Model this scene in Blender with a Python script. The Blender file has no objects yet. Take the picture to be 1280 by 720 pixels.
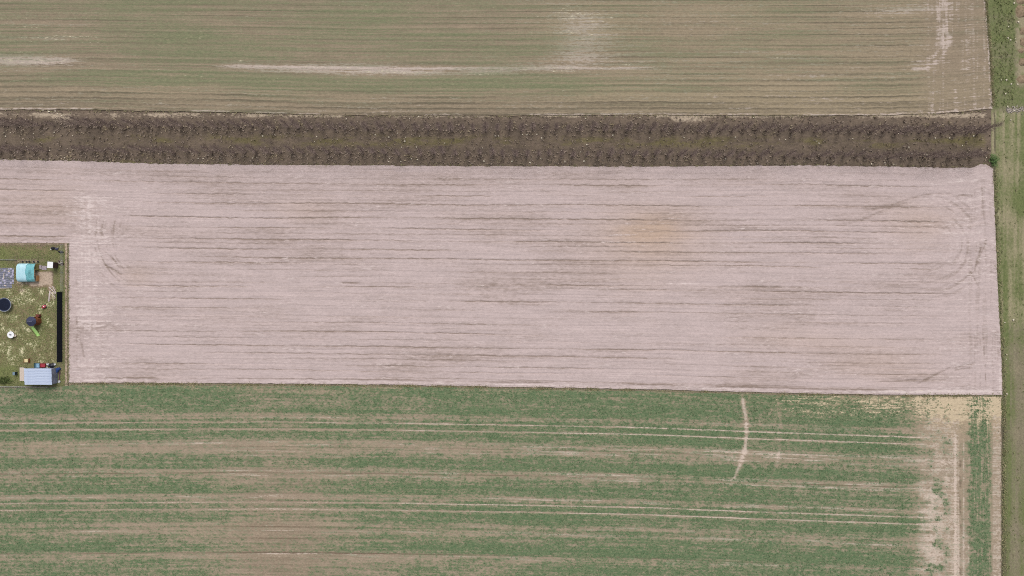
import bpy, math, random
import numpy as np
from mathutils import Vector, Matrix, Quaternion

# ------------------------------------------------------------------ camera, sky, sun, exposure
sc = bpy.context.scene
col = sc.collection
ALT = 170.0            # flying height of the camera, metres
S = 0.2                # one plan unit of the survey grid, metres

cam_d = bpy.data.cameras.new('camera')
cam_d.sensor_width = 36.0
cam_d.lens = 36.0 * ALT / 256.0
cam_d.clip_start = 1.0
cam_d.clip_end = 4000.0
cam = bpy.data.objects.new('camera', cam_d)
cam.location = (0, 0, ALT)
col.objects.link(cam)
sc.camera = cam

SUN_AZ = Vector((0.12, 1.0, 0)).normalized()
SUN_EL = math.radians(54)
world = bpy.data.worlds.new('World')
sc.world = world
world.use_nodes = True
wn, wl = world.node_tree.nodes, world.node_tree.links
wn.clear()
sky = wn.new('ShaderNodeTexSky')
sky.sky_type = 'NISHITA'
sky.sun_disc = False
sky.sun_elevation = SUN_EL
sky.sun_rotation = math.atan2(SUN_AZ.x, SUN_AZ.y)
sky.air_density = 1.0
sky.dust_density = 4.0
sky.ozone_density = 1.0
hs = wn.new('ShaderNodeHueSaturation')
hs.inputs['Saturation'].default_value = 0.22
bg = wn.new('ShaderNodeBackground')
bg.inputs['Strength'].default_value = 0.12
wo = wn.new('ShaderNodeOutputWorld')
wl.new(sky.outputs[0], hs.inputs['Color'])
wl.new(hs.outputs[0], bg.inputs['Color'])
wl.new(bg.outputs[0], wo.inputs['Surface'])

sun_d = bpy.data.lights.new('sun', 'SUN')
sun_d.energy = 0.95
sun_d.angle = math.radians(34)
sun_d.color = (1.0, 0.955, 0.90)
sun = bpy.data.objects.new('sun', sun_d)
sun_dir = -(SUN_AZ * math.cos(SUN_EL) + Vector((0, 0, math.sin(SUN_EL))))
sun.rotation_euler = sun_dir.to_track_quat('-Z', 'Y').to_euler()
sun.location = (10, 80, 120)
col.objects.link(sun)

sc.view_settings.view_transform = 'Standard'
sc.view_settings.look = 'None'
sc.view_settings.gamma = 1.0
sc.view_settings.use_curve_mapping = False
EXPO = 0.76
sc.view_settings.exposure = EXPO
sc.cycles.use_denoising = False
sc.cycles.filter_width = 1.0
sc.cycles.max_bounces = 6
sc.cycles.transparent_max_bounces = 8

rnd = random.Random(11)
nr = np.random.RandomState(5)

# ------------------------------------------------------------------ small tools
EGAIN = 1.5            # how much brighter than its base colour a level surface shows
def lin1(c):
    c = c / 255.0
    return c / 12.92 if c <= 0.04045 else ((c + 0.055) / 1.055) ** 2.4
def K(r, g, b):
    return (lin1(r) / EGAIN, lin1(g) / EGAIN, lin1(b) / EGAIN, 1.0)

TAB = nr.rand(256, 256).astype(np.float32)
def vnoise(x, y, seed=0):
    x = np.asarray(x, dtype=np.float64) + seed * 17.37
    y = np.asarray(y, dtype=np.float64) + seed * 31.71
    xi = np.floor(x).astype(np.int64); yi = np.floor(y).astype(np.int64)
    fx = x - xi; fy = y - yi
    fx = fx * fx * (3 - 2 * fx); fy = fy * fy * (3 - 2 * fy)
    a = TAB[yi % 256, xi % 256]; b = TAB[yi % 256, (xi + 1) % 256]
    c = TAB[(yi + 1) % 256, xi % 256]; d = TAB[(yi + 1) % 256, (xi + 1) % 256]
    return (a * (1 - fx) + b * fx) * (1 - fy) + (c * (1 - fx) + d * fx) * fy
def fbm(x, y, seed=0, octv=3):
    t = 0; a = 0.5; s = 0
    for k in range(octv):
        t = t + a * vnoise(x * 2 ** k, y * 2 ** k, seed + 7 * k); s += a; a *= 0.5
    return t / s
def sm(a, b, x):
    t = np.clip((x - a) / (b - a), 0, 1)
    return t * t * (3 - 2 * t)
def win(a, b, c, d, x):
    return sm(a, b, x) * (1 - sm(c, d, x))
def gs(x, c, w):
    return np.exp(-((x - c) / w) ** 2)
def pl(pts):
    xs = [p[0] for p in pts]; ys = [p[1] for p in pts]
    return lambda u: np.interp(u, xs, ys)
def XY(u, v):
    return (u - 640.0) * S, (360.0 - v) * S
def at(u, v, z):
    """ground position under a point that stands z metres up and lines up with plan point u, v on the aerial survey"""
    k = (ALT - z) / ALT
    return (u - 640.0) * S * k, (360.0 - v) * S * k

# ------------------------------------------------------------------ materials
def new_mat(name):
    m = bpy.data.materials.new(name); m.use_nodes = True
    nt = m.node_tree; nt.nodes.clear()
    out = nt.nodes.new('ShaderNodeOutputMaterial')
    bs = nt.nodes.new('ShaderNodeBsdfPrincipled')
    bs.inputs['Roughness'].default_value = 0.9
    bs.inputs['Specular IOR Level'].default_value = 0.15
    nt.links.new(bs.outputs[0], out.inputs['Surface'])
    return m, nt, bs
def val(nt, x):
    return x
def link(nt, a, sock):
    if isinstance(a, (int, float)):
        sock.default_value = a
    elif isinstance(a, tuple):
        sock.default_value = a
    else:
        nt.links.new(a, sock)
def math_n(nt, op, a, b=0.0, clamp=False):
    n = nt.nodes.new('ShaderNodeMath'); n.operation = op; n.use_clamp = clamp
    link(nt, a, n.inputs[0]); link(nt, b, n.inputs[1])
    return n.outputs[0]
def mixc(nt, f, a, b):
    n = nt.nodes.new('ShaderNodeMix'); n.data_type = 'RGBA'; n.clamp_factor = True
    link(nt, f, n.inputs[0]); link(nt, a, n.inputs[6]); link(nt, b, n.inputs[7])
    return n.outputs[2]
def attr(nt, name):
    n = nt.nodes.new('ShaderNodeAttribute'); n.attribute_name = name
    return n.outputs['Fac']
def noise(nt, scale, detail=3.0, rough=0.55, stretch=(1, 1, 1), off=(0, 0, 0), obj=True):
    tc = nt.nodes.new('ShaderNodeTexCoord')
    mp = nt.nodes.new('ShaderNodeMapping')
    mp.inputs['Scale'].default_value = stretch
    mp.inputs['Location'].default_value = off
    nt.links.new(tc.outputs['Object'], mp.inputs['Vector'])
    n = nt.nodes.new('ShaderNodeTexNoise')
    n.inputs['Scale'].default_value = scale
    n.inputs['Detail'].default_value = detail
    n.inputs['Roughness'].default_value = rough
    nt.links.new(mp.outputs[0], n.inputs['Vector'])
    return n.outputs[0]
def sstep(nt, x, a, b):
    n = nt.nodes.new('ShaderNodeMapRange'); n.interpolation_type = 'SMOOTHSTEP'
    link(nt, x, n.inputs[0]); n.inputs[1].default_value = a; n.inputs[2].default_value = b
    return n.outputs[0]
def bump(nt, bs, h, strength=0.4, dist=0.05):
    b = nt.nodes.new('ShaderNodeBump'); b.inputs['Strength'].default_value = strength
    b.inputs['Distance'].default_value = dist
    nt.links.new(h, b.inputs['Height']); nt.links.new(b.outputs[0], bs.inputs['Normal'])

def field_mat(name, soil, pale, dark, warm, leaf, straw, grain=0.6, gk=1.3, stretch=(0.6, 1, 1), gs_=1.6, sm_=0.22):
    """soil + cover masks held on the mesh, broken up by fine grain"""
    m, nt, bs = new_mat(name)
    n_mid = noise(nt, 0.45, 4, 0.6, stretch)
    n_fine = noise(nt, gs_, 5, 0.72, stretch, (13, 7, 0))
    n_fin2 = noise(nt, gs_ * 1.15, 5, 0.72, stretch, (51, 90, 0))
    grainy = noise(nt, 2.4, 4, 0.8, (max(stretch[0], 0.55), 1, 1), (5, 33, 0))
    def broken(a, src, amp, lo=0.5, w=sm_):
        o = math_n(nt, 'SUBTRACT', src, 0.5)
        o = math_n(nt, 'MULTIPLY', o, amp)
        o = math_n(nt, 'ADD', o, a)
        return sstep(nt, o, lo - w, lo + w)
    c = mixc(nt, sstep(nt, n_mid, 0.3, 0.7), soil[0], soil[1])
    c = mixc(nt, math_n(nt, 'MULTIPLY', attr(nt, 'warm'), 1.0, True), c, warm)
    c = mixc(nt, math_n(nt, 'MULTIPLY', broken(attr(nt, 'dark'), n_fin2, 1.0, 0.5, 0.42), 0.95), c, dark)
    c = mixc(nt, broken(attr(nt, 'pale'), n_fine, 1.7, 0.5, min(sm_, 0.24)), c, pale)
    lf = mixc(nt, sstep(nt, n_fin2, 0.35, 0.68), leaf[0], leaf[1])
    c = mixc(nt, broken(attr(nt, 'green'), n_fine, gk), c, lf)
    c = mixc(nt, broken(attr(nt, 'straw'), n_fin2, 1.8, 0.5, 0.18), c, straw)
    # soil grain
    g = math_n(nt, 'SUBTRACT', grainy, 0.5)
    g = math_n(nt, 'MULTIPLY', g, grain * 2.0)
    g = math_n(nt, 'ADD', g, 1.0)
    mul = nt.nodes.new('ShaderNodeVectorMath'); mul.operation = 'SCALE'
    nt.links.new(c, mul.inputs[0]); nt.links.new(g, mul.inputs['Scale'])
    nt.links.new(mul.outputs[0], bs.inputs['Base Color'])
    bump(nt, bs, grainy, 0.25, 0.05)
    return m

_simple = {}
def plain(name, a, b=None, scale=3.0, rough=0.7, spec=0.3, stretch=(1, 1, 1), metal=0.0, bumps=0.15, lo=0.35, hi=0.65, coat=0.0):
    if name in _simple:
        return _simple[name]
    m, nt, bs = new_mat(name)
    b = b or tuple(x * 0.75 for x in a[:3]) + (1,)
    n = noise(nt, scale, 4, 0.65, stretch)
    nt.links.new(mixc(nt, sstep(nt, n, lo, hi), a, b), bs.inputs['Base Color'])
    bs.inputs['Roughness'].default_value = rough
    bs.inputs['Specular IOR Level'].default_value = spec
    bs.inputs['Metallic'].default_value = metal
    if bumps:
        bump(nt, bs, n, bumps, 0.02)
    _simple[name] = m
    return m

# ------------------------------------------------------------------ mesh builders
class MB:
    def __init__(self):
        self.v = []; self.f = []
    def box(self, x0, x1, y0, y1, z0, z1):
        b = len(self.v)
        self.v += [(x0, y0, z0), (x1, y0, z0), (x1, y1, z0), (x0, y1, z0), (x0, y0, z1), (x1, y0, z1), (x1, y1, z1), (x0, y1, z1)]
        self.f += [(b, b + 3, b + 2, b + 1), (b + 4, b + 5, b + 6, b + 7), (b, b + 1, b + 5, b + 4), (b + 1, b + 2, b + 6, b + 5), (b + 2, b + 3, b + 7, b + 6), (b + 3, b, b + 4, b + 7)]
        return self
    def tube(self, p0, p1, r0, r1=None, n=6, caps=True):
        r1 = r0 if r1 is None else r1
        p0 = Vector(p0); p1 = Vector(p1); d = (p1 - p0)
        if d.length < 1e-6:
            return self
        q = d.to_track_quat('Z', 'Y'); b = len(self.v)
        for p, r in ((p0, r0), (p1, r1)):
            for i in range(n):
                a = 2 * math.pi * i / n
                self.v.append(tuple(p + q @ Vector((r * math.cos(a), r * math.sin(a), 0))))
        for i in range(n):
            j = (i + 1) % n
            self.f.append((b + i, b + j, b + n + j, b + n + i))
        if caps:
            self.f.append(tuple(b + n - 1 - i for i in range(n))); self.f.append(tuple(b + n + i for i in range(n)))
        return self
    def lathe(self, prof, n=20, c=(0, 0)):
        b = len(self.v)
        for r, z in prof:
            for i in range(n):
                a = 2 * math.pi * i / n
                self.v.append((c[0] + r * math.cos(a), c[1] + r * math.sin(a), z))
        for k in range(len(prof) - 1):
            for i in range(n):
                j = (i + 1) % n
                self.f.append((b + k * n + i, b + k * n + j, b + (k + 1) * n + j, b + (k + 1) * n + i))
        self.f.append(tuple(b + n - 1 - i for i in range(n)))
        k = (len(prof) - 1) * n
        self.f.append(tuple(b + k + i for i in range(n)))
        return self
    def poly(self, *pts):
        b = len(self.v); self.v += [tuple(p) for p in pts]; self.f.append(tuple(range(b, b + len(pts)))); return self
    def mesh(self, name):
        me = bpy.data.meshes.new(name); me.from_pydata(self.v, [], self.f); me.update(); return me

def link_obj(name, me, mat, parent=None, loc=None, rz=0.0, smooth=False):
    if mat is not None and me is not None and not me.materials:
        me.materials.append(mat)
    o = bpy.data.objects.new(name, me); col.objects.link(o)
    if parent is not None:
        o.parent = parent
    if loc is not None:
        o.location = loc
    if rz:
        o.rotation_euler = (0, 0, rz)
    if smooth and me is not None:
        me.polygons.foreach_set('use_smooth', [True] * len(me.polygons))
    return o
def tag(o, label=None, cat=None, group=None, kind=None):
    if label: o['label'] = label
    if cat: o['category'] = cat
    if group: o['group'] = group
    if kind: o['kind'] = kind
    return o
def thing(name, label, cat, loc, rz=0.0, group=None):
    o = bpy.data.objects.new(name, None); o.empty_display_size = 0.3
    col.objects.link(o); o.location = loc; o.rotation_euler = (0, 0, rz)
    return tag(o, label, cat, group)
def np_mesh(name, V, F, attrs=None, smooth=True):
    """V (n,3) floats, F (m,k) ints with k = 3 or 4"""
    me = bpy.data.meshes.new(name)
    k = F.shape[1]
    me.vertices.add(len(V)); me.vertices.foreach_set('co', V.astype(np.float32).ravel())
    me.loops.add(F.size); me.loops.foreach_set('vertex_index', F.astype(np.int32).ravel())
    me.polygons.add(len(F))
    me.polygons.foreach_set('loop_start', np.arange(0, F.size, k, dtype=np.int32))
    me.polygons.foreach_set('loop_total', np.full(len(F), k, dtype=np.int32))
    if smooth:
        me.polygons.foreach_set('use_smooth', np.ones(len(F), dtype=bool))
    me.update(calc_edges=True)
    for nme, a in (attrs or {}).items():
        at_ = me.attributes.new(nme, 'FLOAT', 'POINT')
        at_.data.foreach_set('value', np.asarray(a, dtype=np.float32).ravel())
    return me
def steps(*segs):
    out = []
    for a, b, s in segs:
        out.append(np.arange(a, b, s))
    out.append(np.array([segs[-1][1]]))
    return np.concatenate(out)
MASKS = ('green', 'pale', 'dark', 'warm', 'straw')
def sheet(name, U, V, Z, masks, mat, keep=None, kind='structure'):
    ny, nx = U.shape
    X, Y = XY(U, V)
    idx = np.arange(nx * ny).reshape(ny, nx)
    F = np.stack([idx[:-1, :-1], idx[1:, :-1], idx[1:, 1:], idx[:-1, 1:]], -1).reshape(-1, 4)
    if keep is not None:
        uc = (U[:-1, :-1] + U[1:, 1:]) / 2; vc = (V[:-1, :-1] + V[1:, 1:]) / 2
        F = F[keep(uc, vc).ravel()]
    A = {k: np.clip(masks.get(k, np.zeros_like(U)), 0, 1.3) for k in MASKS}
    me = np_mesh(name, np.stack([X, Y, Z], -1).reshape(-1, 3), F, A)
    o = link_obj(name, me, mat)
    if kind: o['kind'] = kind
    return o

# ================================================================== THE SETTING
# base ground to the horizon
m_ground, nt, bs = new_mat('country_ground')
nt.links.new(mixc(nt, sstep(nt, noise(nt, 0.02, 5, 0.6), 0.4, 0.6), K(122, 118, 92), K(150, 136, 116)), bs.inputs['Base Color'])
mb = MB(); mb.poly((-2500, -2500, -0.45), (2500, -2500, -0.45), (2500, 2500, -0.45), (-2500, 2500, -0.45))
tag(link_obj('ground', mb.mesh('ground'), m_ground), kind='structure')

ULINES = steps((-260, -12, 8), (-12, 1296, 2), (1296, 1560, 8))

# ---- edges between the plots
top_bot = pl([(-260, 136), (0, 137), (100, 137), (200, 139), (300, 140.5), (400, 143.5), (500, 144.5), (640, 144.5), (800, 143.5), (900, 144), (1000, 144.5), (1100, 144), (1160, 142), (1200, 140), (1237, 136)])
top_right = pl([(-260, 1221), (0, 1231.5), (40, 1235), (90, 1238.5), (120, 1240), (140, 1240)])
bare_top = pl([(-260, 198), (0, 199.5), (100, 201.5), (150, 203), (200, 205), (320, 206), (600, 207.8), (800, 208.3), (900, 208), (1000, 206.8), (1100, 208.3), (1200, 210), (1218, 209), (1224, 205), (1230, 205.5), (1236, 208), (1242, 212)])
bare_right = pl([(200, 1240.5), (215, 1241), (330, 1245.5), (440, 1251), (495, 1253), (520, 1253)])
bare_bot = pl([(-260, 478), (90, 478), (300, 479), (500, 480.8), (640, 483.5), (800, 486), (900, 489), (1000, 491.5), (1100, 493), (1250, 493.5)])
low_top = pl([(-260, 485), (60, 485), (86, 482), (92, 480.5), (300, 482), (500, 483.5), (640, 486), (800, 489), (900, 491.5), (1000, 494), (1100, 495.5), (1250, 495.8)])
low_right = pl([(480, 1251.5), (560, 1251.5), (980, 1251)])

def warp_right(U, V, right, umax=1240.0, start=1100.0):
    k = np.clip((U - start) / (umax - start), 0, 1)
    return U + k * (right(V) - umax)

# ---- verge and hedgerow underlay (lowest sheet): earth and rough grass seen between the plots
uu = steps((-260, -12, 8), (-12, 1216, 3), (1216, 1296, 0.9), (1296, 1560, 6))
vv = steps((-260, -12, 8), (-12, 130, 3), (130, 215, 1.0), (215, 732, 3.2), (732, 980, 8))
U, V = np.meshgrid(uu, vv)
n1 = fbm(U / 30, V / 8, 3); n2 = fbm(U / 9, V / 5, 8); n3 = fbm(U / 60, V / 30, 21)
# the hedgerow strip
hz = win(136, 142, 206, 212, V) * (1 - sm(1226, 1240, U))
mid = gs(V, 176.5 + (U - 640) * 0.004, 8.5)
green_h = hz * (mid * (0.30 + 0.85 * sm(0.36, 0.7, n1)) * 0.62)
green_h += hz * 0.62 * gs(V, 202, 5) * win(130, 160, 205, 230, U) * sm(0.35, 0.6, n2)
green_h += hz * 0.5 * sm(1170, 1215, U) * gs(V, 176, 10)
pale_h = hz * gs(V, 143.5 + (U - 640) * 0.001, 4.5) * (0.45 + 0.55 * sm(0.35, 0.65, n1)) * 0.72
pale_h += hz * gs(V, 150, 4) * win(830, 850, 875, 890, U) * 0.5 + hz * win(60, 70, 84, 98, U) * gs(V, 150, 8) * 0.35
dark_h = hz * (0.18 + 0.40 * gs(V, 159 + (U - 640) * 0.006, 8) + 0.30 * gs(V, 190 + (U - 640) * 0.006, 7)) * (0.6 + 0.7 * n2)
# right-hand verge
rx = sm(1228, 1236, U)
edge = bare_right(V) * sm(205, 220, V) * (1 - sm(495, 500, V)) + top_right(V) * (1 - sm(130, 150, V)) + 1242 * win(130, 150, 205, 220, V) + 1252 * sm(495, 500, V)
dd = U - edge
topz = 1 - sm(132, 142, V - (1262 - U) * 0.08)
midz = win(136, 142, 395, 415, V)
botz = sm(395, 415, V)
stripe = vnoise(U / 2.2, V / 70, 4)
green_v = rx * (topz * (0.72 + 0.5 * (n1 - 0.5)) + midz * (0.42 + 0.7 * (n3 - 0.45) + 0.5 * (stripe - 0.5) + 0.55 * gs(V, 262, 22) * sm(1262, 1276, U) + 0.2 * gs(dd, 8, 5) * sm(240, 300, V))
      + botz * (0.34 + 0.75 * (n3 - 0.5) + 0.35 * gs(dd, 8, 6) + 0.35 * sm(1270, 1280, U) * sm(570, 640, V) + 0.35 * (stripe - 0.5)))
green_v -= rx * topz * 0.8 * sm(1266, 1275, U) * (1 - sm(100, 115, V)) * sm(0.25, 0.55, n2)
dark_v = rx * (gs(dd, 2.2, 1.5) * 0.9 * (0.4 + 0.6 * sm(0.3, 0.5, vnoise(U / 3, V / 7, 9))) * (1 - topz) + botz * 0.32 + topz * 0.12 + botz * 0.4 * gs(dd, 5, 4) * sm(500, 520, V))
pale_v = rx * (gs(dd, 5.4, 1.3) * 0.75 * sm(0.3, 0.6, vnoise(U / 3, V / 9, 5)) * midz + 0.55 * gs(dd, 10, 4) * win(205, 220, 245, 262, V) + 0.55 * win(140, 142, 146, 152, V) * win(1243, 1245, 1258, 1264, U)
      + 0.5 * midz * sm(0.62, 0.75, stripe) * 0.5 + 0.3 * botz * gs(U, 1268, 4))
pale_v += rx * 0.5 * gs(V, 137, 3) * sm(1255, 1262, U)
pale_v += rx * 0.55 * gs(U, 1278 + 0 * V, 1.5) * win(188, 192, 206, 212, V)
warm_v = rx * (midz * 0.85 + botz * 0.2 + topz * sm(1266, 1276, U) * 0.7 * (1 - sm(100, 115, V)) + 0.4 * midz * gs(V, 370, 40) )
Z = -0.14 + 0.05 * n2 + 0.06 * n1 * rx - 0.10 * rx * gs(dd, 2.2, 1.3)
is_hedge = lambda u, v: (u < 1239) & (v > 128) & (v < 216)
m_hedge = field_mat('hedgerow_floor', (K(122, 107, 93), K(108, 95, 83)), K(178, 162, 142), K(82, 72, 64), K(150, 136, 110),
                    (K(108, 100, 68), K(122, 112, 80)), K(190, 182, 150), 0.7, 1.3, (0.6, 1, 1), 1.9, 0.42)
sheet('hedgerow_floor', U, V, Z, {'green': green_h, 'pale': pale_h, 'dark': dark_h}, m_hedge, keep=is_hedge)
m_verge = field_mat('rough_verge', (K(140, 130, 108), K(130, 121, 102)), K(176, 166, 138), K(96, 88, 74), K(158, 148, 120),
                    (K(98, 108, 66), K(116, 121, 80)), K(190, 182, 150), 0.6, 1.1, (1, 0.7, 1), 1.9, 0.42)
sheet('rough_verge', U, V, Z, {'green': green_v, 'pale': pale_v, 'dark': dark_v, 'warm': warm_v}, m_verge, keep=lambda u, v: ~is_hedge(u, v))

# ---- the upper crop field
tv = np.concatenate([np.linspace(0, 0.35, 40)[:-1], np.linspace(0.35, 1, 260)])
TT, U0 = np.meshgrid(tv, steps((-260, -12, 8), (-12, 1150, 2), (1150, 1240, 1)), indexing='ij')
tb = top_bot(U0) + 1.2 * (vnoise(U0 / 9, U0 * 0, 2) - 0.5)
V = -90 + TT * (tb + 90)
V = np.where(TT <= 0, -260, V)
Vn = -90 + TT * (143 + 90)
U = warp_right(U0, V, top_right) + (vnoise(V / 5, V * 0, 13) - 0.5) * 1.6 * sm(1225, 1239, U0)
lo = fbm(U / 130, Vn / 28, 31); lo2 = fbm(U / 55, Vn / 5, 33); st = vnoise(U / 110, Vn / 1.5, 35); st2 = vnoise(U / 45, Vn / 1.1, 36)
rows = 0.5 + 0.5 * np.cos(2 * np.pi * (Vn + 0.6 * vnoise(U / 200, Vn / 9, 3)) / 7.1)
rows2 = 0.5 + 0.5 * np.cos(2 * np.pi * (Vn + 0.5) / 2.4)
head = sm(1140, 1175, U)
green = 0.37 + 0.50 * (lo - 0.5) + 0.26 * (lo2 - 0.5) + 0.40 * (st - 0.5) + 0.24 * (st2 - 0.5)
green += 0.13 * win(-40, 5, 70, 84, Vn) * (1 - sm(640, 780, U))
green += 0.20 * win(88, 96, 106, 114, Vn) * (1 - sm(660, 820, U)) * sm(20, 80, U)
green -= 0.22 * sm(108, 122, Vn) + 0.20 * head + 0.12 * sm(720, 900, U)
pale = 0.17 + 0.34 * (st2 - 0.5) + 0.24 * (lo2 - 0.5)
b1 = gs(Vn, 86.5 + 2.5 * (vnoise(U / 60, U * 0, 6) - 0.5), 6.5)
pale += 0.46 * b1 * win(255, 300, 560, 800, U) * (0.35 + 0.6 * st + 0.7 * st2)
pale += 0.55 * gs(Vn, 84.5, 1.6) * win(255, 300, 780, 850, U) * (0.5 + st2)
pale += 0.58 * gs(Vn, 80, 7) * (1 - sm(60, 125, U)) * (0.6 + 0.8 * st)
pale += 0.25 * gs(Vn, 52, 4) * (1 - sm(60, 125, U)) + 0.2 * gs(Vn, 33, 3) * (1 - sm(90, 140, U)) * (0.4 + st2)
pale += 0.36 * gs(U, 728 + 10 * (lo2 - .5), 42) * win(2, 30, 70, 92, Vn) * (0.45 + st + 0.3 * st2)
pale += 0.30 * gs(Vn, 14, 6) * gs(U, 1125, 55) * (0.4 + st) + 0.22 * gs(Vn, 2, 5) * win(600, 660, 800, 900, U) * (.4 + st2)
pale += 0.13 * sm(700, 900, U) * (1 - head) * gs(Vn, 76, 20) * st2
# tractor turn at the right end
tu = 1181 + 4 * sm(-60, 60, -V)
vert = win(1168, 1174, 1186, 1192, U) * (1 - sm(48, 66, V)) * sm(-300, -20, V + 0 * U)
ang = np.hypot((U - 1146) / 1.0, (V - 45) / 0.98)
arc = gs(ang, 41, 3.2) * (U > 1135) * (V > 45) + 0.8 * gs(ang, 33, 2.5) * (U > 1138) * (V > 45)
pale += 0.42 * vert * (0.15 + 1.1 * vnoise(U / 1.6, V / 14, 8)) * (0.6 + 0.7 * st2) + 0.36 * arc * (0.4 + st2) * sm(1125, 1150, U)
pale += 0.2 * head * sm(0.5, 0.8, vnoise(U / 1.7, V / 60, 18)) + 0.55 * gs(U, top_right(V) - 0.8, 1.3) * sm(0.25, .6, vnoise(U / 3, V / 8, 25))
pale += 0.4 * gs(tb - V, 1.2, 1.0) * sm(0.35, 0.6, vnoise(U / 22, V * 0, 28))
dark = 0.20 + (0.42 * rows ** 5 + 0.16 * rows2 ** 3) * (0.35 + 0.9 * vnoise(U / 80, Vn / 7.1, 41)) * (1 - 0.8 * head) + 0.42 * (st - 0.5) + 0.14 * gs(Vn, 132, 10)
dark += 0.35 * gs(tb - V, 3.4, 0.8) * sm(0.3, 0.5, vnoise(U / 40, V * 0, 29))
warm = 0.30 * gs(Vn, 120, 20) + 0.45 * gs(U, 740, 60) * gs(Vn, 30, 30) + 0.35 * sm(600, 900, U) * (1 - head) + 0.2 * gs(U, 760, 60) * gs(Vn, 115, 16)
straw = 0.05 + 0.24 * sm(.55, .8, st2) * gs(U, 70, 70) * gs(Vn, 45, 22) + 0.30 * sm(.3, .8, st2) * gs(U, 725, 38) * gs(Vn, 30, 26) + 0.12 * sm(.5, .9, st2) + 0.22 * b1 * sm(.5, .85, st2) * win(255, 290, 790, 850, U) + 0.20 * gs(Vn, 80, 7) * (1 - sm(60, 125, U)) * st2
Z = 0.02 + 0.035 * st + 0.03 * rows * (1 - head) - 0.03 * b1
m_top = field_mat('young_crop_earth', (K(153, 137, 117), K(143, 128, 109)), K(190, 174, 164), K(104, 95, 80), K(162, 148, 121),
                  (K(116, 121, 92), K(132, 131, 102)), K(206, 196, 170), 0.40, 1.1, (0.35, 1, 1), 2.0, 0.42)
sheet('upper_crop_field', U, V, Z, {'green': green, 'pale': pale, 'dark': dark, 'warm': warm, 'straw': straw}, m_top)

# ---- the bare harrowed field
TT, U0 = np.meshgrid(np.linspace(0, 1, 400), steps((-260, -12, 8), (-12, 90, 2), (90, 180, 1.4), (180, 1190, 2), (1190, 1240, 1.2)), indexing='ij')
bt = bare_top(U0) + 1.3 * (vnoise(U0 / 4, U0 * 0, 52) - 0.5)
bb = bare_bot(U0) + 1.2 * (vnoise(U0 / 7, U0 * 0, 53) - 0.5)
V = bt + TT * (bb - bt)
Vn = 207 + TT * 274
U = warp_right(U0, V, bare_right) + (vnoise(V / 4, V * 0, 54) - 0.5) * 1.0 * sm(1230, 1239, U0)
st = vnoise(U / 90, Vn / 1.7, 61); st2 = vnoise(U / 40, Vn / 1.05, 62); lo = fbm(U / 110, Vn / 24, 63); lo2 = fbm(U / 45, Vn / 9, 64)
left = (1 - sm(128, 185, U + 6 * (lo2 - .5))) * sm(225, 262, Vn)
left = left * np.where(V < 304, sm(70, 96, U), 1.0)
right = sm(1140, 1200, U + 22 * (vnoise(U * 0, Vn / 6, 60) - .5))
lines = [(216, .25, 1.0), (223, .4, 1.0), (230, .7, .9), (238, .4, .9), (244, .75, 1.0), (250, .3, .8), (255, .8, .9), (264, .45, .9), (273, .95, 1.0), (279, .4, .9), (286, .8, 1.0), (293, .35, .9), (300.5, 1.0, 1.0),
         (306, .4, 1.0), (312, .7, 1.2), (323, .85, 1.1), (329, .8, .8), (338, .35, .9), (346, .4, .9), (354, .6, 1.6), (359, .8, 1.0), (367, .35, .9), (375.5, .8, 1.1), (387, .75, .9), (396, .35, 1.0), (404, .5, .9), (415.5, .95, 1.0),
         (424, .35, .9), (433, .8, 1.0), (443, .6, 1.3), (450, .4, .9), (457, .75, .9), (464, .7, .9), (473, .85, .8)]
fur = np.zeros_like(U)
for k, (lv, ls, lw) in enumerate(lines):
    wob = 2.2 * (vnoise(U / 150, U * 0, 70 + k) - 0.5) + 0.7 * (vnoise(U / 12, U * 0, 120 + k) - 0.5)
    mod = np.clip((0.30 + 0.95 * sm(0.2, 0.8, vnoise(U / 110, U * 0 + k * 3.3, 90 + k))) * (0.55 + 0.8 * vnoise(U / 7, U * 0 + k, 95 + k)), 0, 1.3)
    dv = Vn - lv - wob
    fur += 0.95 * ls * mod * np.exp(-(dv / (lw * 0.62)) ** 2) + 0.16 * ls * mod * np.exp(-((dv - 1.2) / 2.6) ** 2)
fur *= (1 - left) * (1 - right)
# headland wheelings
vs_l = vnoise(U / 1.6, V / 60, 81); rl = np.hypot(U - 186, (V - 292) * 0.9); al = np.arctan2(V - 292, U - 186)
hl = left * (0.22 * sm(0.55, 0.85, vs_l) * (1 - sm(120, 160, U)) + 0.62 * sm(0.5, 0.85, vnoise(rl / 2.0, al * 2.5, 83)) * win(22, 34, 66, 84, rl) * sm(258, 285, V))
hl += 0.75 * gs(V, 336 + (U - 140) * 0.55, 1.6) * win(128, 134, 148, 156, U) + 0.55 * gs(V, 318 + (U - 135) * 0.9, 1.2) * win(128, 132, 150, 158, U)
hl += 0.6 * gs(U, 102 + (V - 430) * 0.2, 1.3) * win(422, 430, 445, 452, V) + 0.35 * gs(U, 96, 1.2) * sm(0.4, .7, vnoise(U * 0, V / 12, 84)) * sm(310, 330, V)
vs_r = vnoise(U / 1.7, V / 45, 85); rr = np.hypot((U - 1150) * 0.85, V - 305); ar = np.arctan2(V - 305, U - 1150)
hr = right * (0.34 * sm(0.55, 0.85, vs_r) * sm(1196, 1215, U) + 0.5 * sm(0.5, 0.85, vnoise(rr / 2.2, ar * 2.2, 86)) * win(20, 34, 66, 80, rr) * (1 - sm(1205, 1222, U)))
hr += 0.75 * gs(V, 244 + 0.03 * (U - 1206) ** 2 * 0.5, 1.4) * win(1190, 1198, 1212, 1218, U)
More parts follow.
